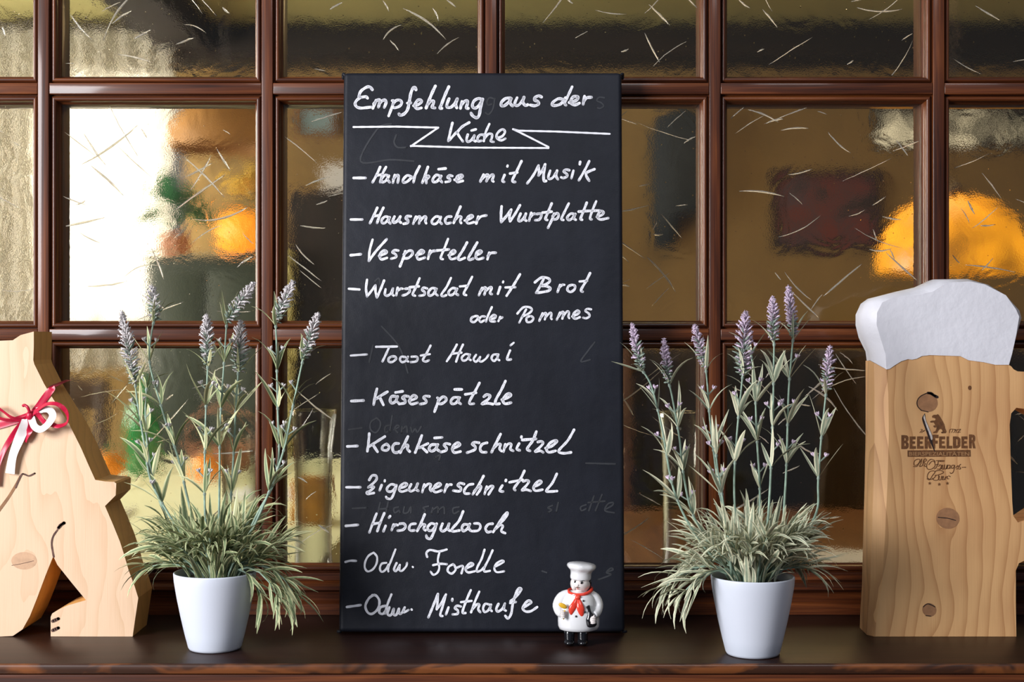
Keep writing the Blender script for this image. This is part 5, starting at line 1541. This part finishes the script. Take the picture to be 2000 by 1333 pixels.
# pictures and things on the far wall
def picture(x0, x1, y0, y1, d, fmat, pmat, label, extra=None):
    a = P(x0, y1, d); c = P(x1, y0, d)
    t = empty('framed_picture', ((a.x + c.x) / 2, BY1 - .03, a.z), label=label, cat='picture')
    w = .022
    bx('backing', (a.x, BY1 - .02, a.z), (c.x, BY1 - .001, c.z), pmat, 0, parent=t)
    for (lo, hi) in (((a.x - w, BY1 - .035, a.z - w), (a.x, BY1 - .001, c.z + w)), ((c.x, BY1 - .035, a.z - w), (c.x + w, BY1 - .001, c.z + w)), ((a.x, BY1 - .035, a.z - w), (c.x, BY1 - .001, a.z)), ((a.x, BY1 - .035, c.z), (c.x, BY1 - .001, c.z + w))):
        bx('frame', lo, hi, fmat, 2, parent=t)
    return t
def patches(name, cols, scale):
    m, nt, b = mat_new(name)
    tc = nt.nodes.new('ShaderNodeTexCoord').outputs['Object']
    n = noise(nt, tc, scale, 2, .5, 1.0)
    st = [(.3 + .4 * i / (len(cols) - 1), c) for i, c in enumerate(cols)]
    nt.links.new(ramp(nt, n, st), b.inputs['Base Color']); b.inputs['Roughness'].default_value = .6
    return m
picture(1518, 1708, 345, 478, 6.38, M_blackwood, patches('dark_purple_red_painting', [(.025, .016, .014), (.085, .045, .06), (.17, .03, .02), (.085, .05, .075), (.03, .02, .018)], 7), 'dark purple and red painting on the far wall at the right')
picture(588, 650, 215, 258, 6.38, M_brown, patches('pale_blue_print', [(.28, .4, .45), (.2, .3, .33), (.4, .45, .42)], 9), 'small pale blue picture in a brown frame left of the board')
def wallsheet(name, x0, x1, y0, y1, mat, label, cat):
    a = P(x0, y1, 6.39); c = P(x1, y0, 6.39)
    return bx(name, (a.x, BY1 - .012, a.z), (c.x, BY1 - .001, c.z), mat, 0, label=label, cat=cat)
wallsheet('wall_notice', 628, 690, 322, 378, M_paper, 'white notice pinned to the far wall left of the board', 'notice')
# coat hanging from a hook
a = P(1275, 482, 6.3); c = P(1385, 208, 6.3)
mb = MB((a.x, 6.3, a.z))
vs = []; n = 24
for (fz, w0, w1, dp) in ((0, 0.02, .42, .05), (.22, .0, .5, .07), (.24, -.02, 1.0, .08), (.5, -.02, 1.05, .09), (.8, -.03, 1.04, .09), (.93, .1, .95, .08), (1, .4, .62, .04)):
    for k in range(n):
        th = 2 * PI * k / n
        u = (w0 + w1) / 2 + (w1 - w0) / 2 * math.cos(th)
        vs.append((a.x + (c.x - a.x) * u, 6.3 + dp * .8 * math.sin(th) + .008 * math.sin(9 * u + fz * 4), a.z + (c.z - a.z) * fz))
fs = [(i * n + k, i * n + (k + 1) % n, (i + 1) * n + (k + 1) % n, (i + 1) * n + k) for i in range(6) for k in range(n)] + [tuple(range(n - 1, -1, -1)), tuple(6 * n + k for k in range(n))]
mb.add(vs, fs, None, True)
mb.build('hanging_coat', M_navy, None, label='dark blue grey coat hanging on the far wall right of the board', cat='coat')
# tall dark cupboard left of the board, dark booth on the right
cb = empty('cupboard', (-.6, 5.9, BZ0), label='tall dark cupboard against the far wall left of the board', cat='cabinet')
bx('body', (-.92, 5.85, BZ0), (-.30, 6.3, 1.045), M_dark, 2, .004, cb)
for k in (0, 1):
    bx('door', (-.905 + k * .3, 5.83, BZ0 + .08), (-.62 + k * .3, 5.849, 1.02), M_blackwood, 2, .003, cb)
mb = MB((-.93, 5.75, 0)); mb.tube(catmull([(-.93, 5.75, TZ - .75), (-.93, 5.75, .2), (-.927, 5.75, .5), (-.93, 5.75, .80)], 4), [.05, .05, .045, .045, .045, .045, .045, .045, .045, .045, .045, .045, .04], 16)
mb.build('rolled_blind', simple('pale_yellow_cloth', (.6, .55, .25), .8, .1, 20), None, label='pale yellow roll standing beside the tall dark cupboard', cat='roll')
bo = empty('booth_bench', (1.2, 4.3, BZ0), label='dark wooden high backed bench behind the lower right panes', cat='bench')
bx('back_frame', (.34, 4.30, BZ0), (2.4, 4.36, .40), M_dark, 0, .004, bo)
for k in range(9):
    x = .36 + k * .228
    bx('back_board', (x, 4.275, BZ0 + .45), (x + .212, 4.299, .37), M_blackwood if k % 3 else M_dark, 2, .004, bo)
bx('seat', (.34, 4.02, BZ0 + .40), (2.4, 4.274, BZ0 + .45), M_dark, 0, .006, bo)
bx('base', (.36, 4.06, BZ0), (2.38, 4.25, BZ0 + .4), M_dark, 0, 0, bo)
bx('end_panel', (.30, 4.0, BZ0), (.339, 4.37, .43), M_brown, 2, .004, bo)
bx('end_panel', (2.401, 4.0, BZ0), (2.44, 4.37, .43), M_brown, 2, .004, bo)
chair(-.08, 4.0, -1, 'dark wooden chair behind the pane beside the lower right edge of the board')
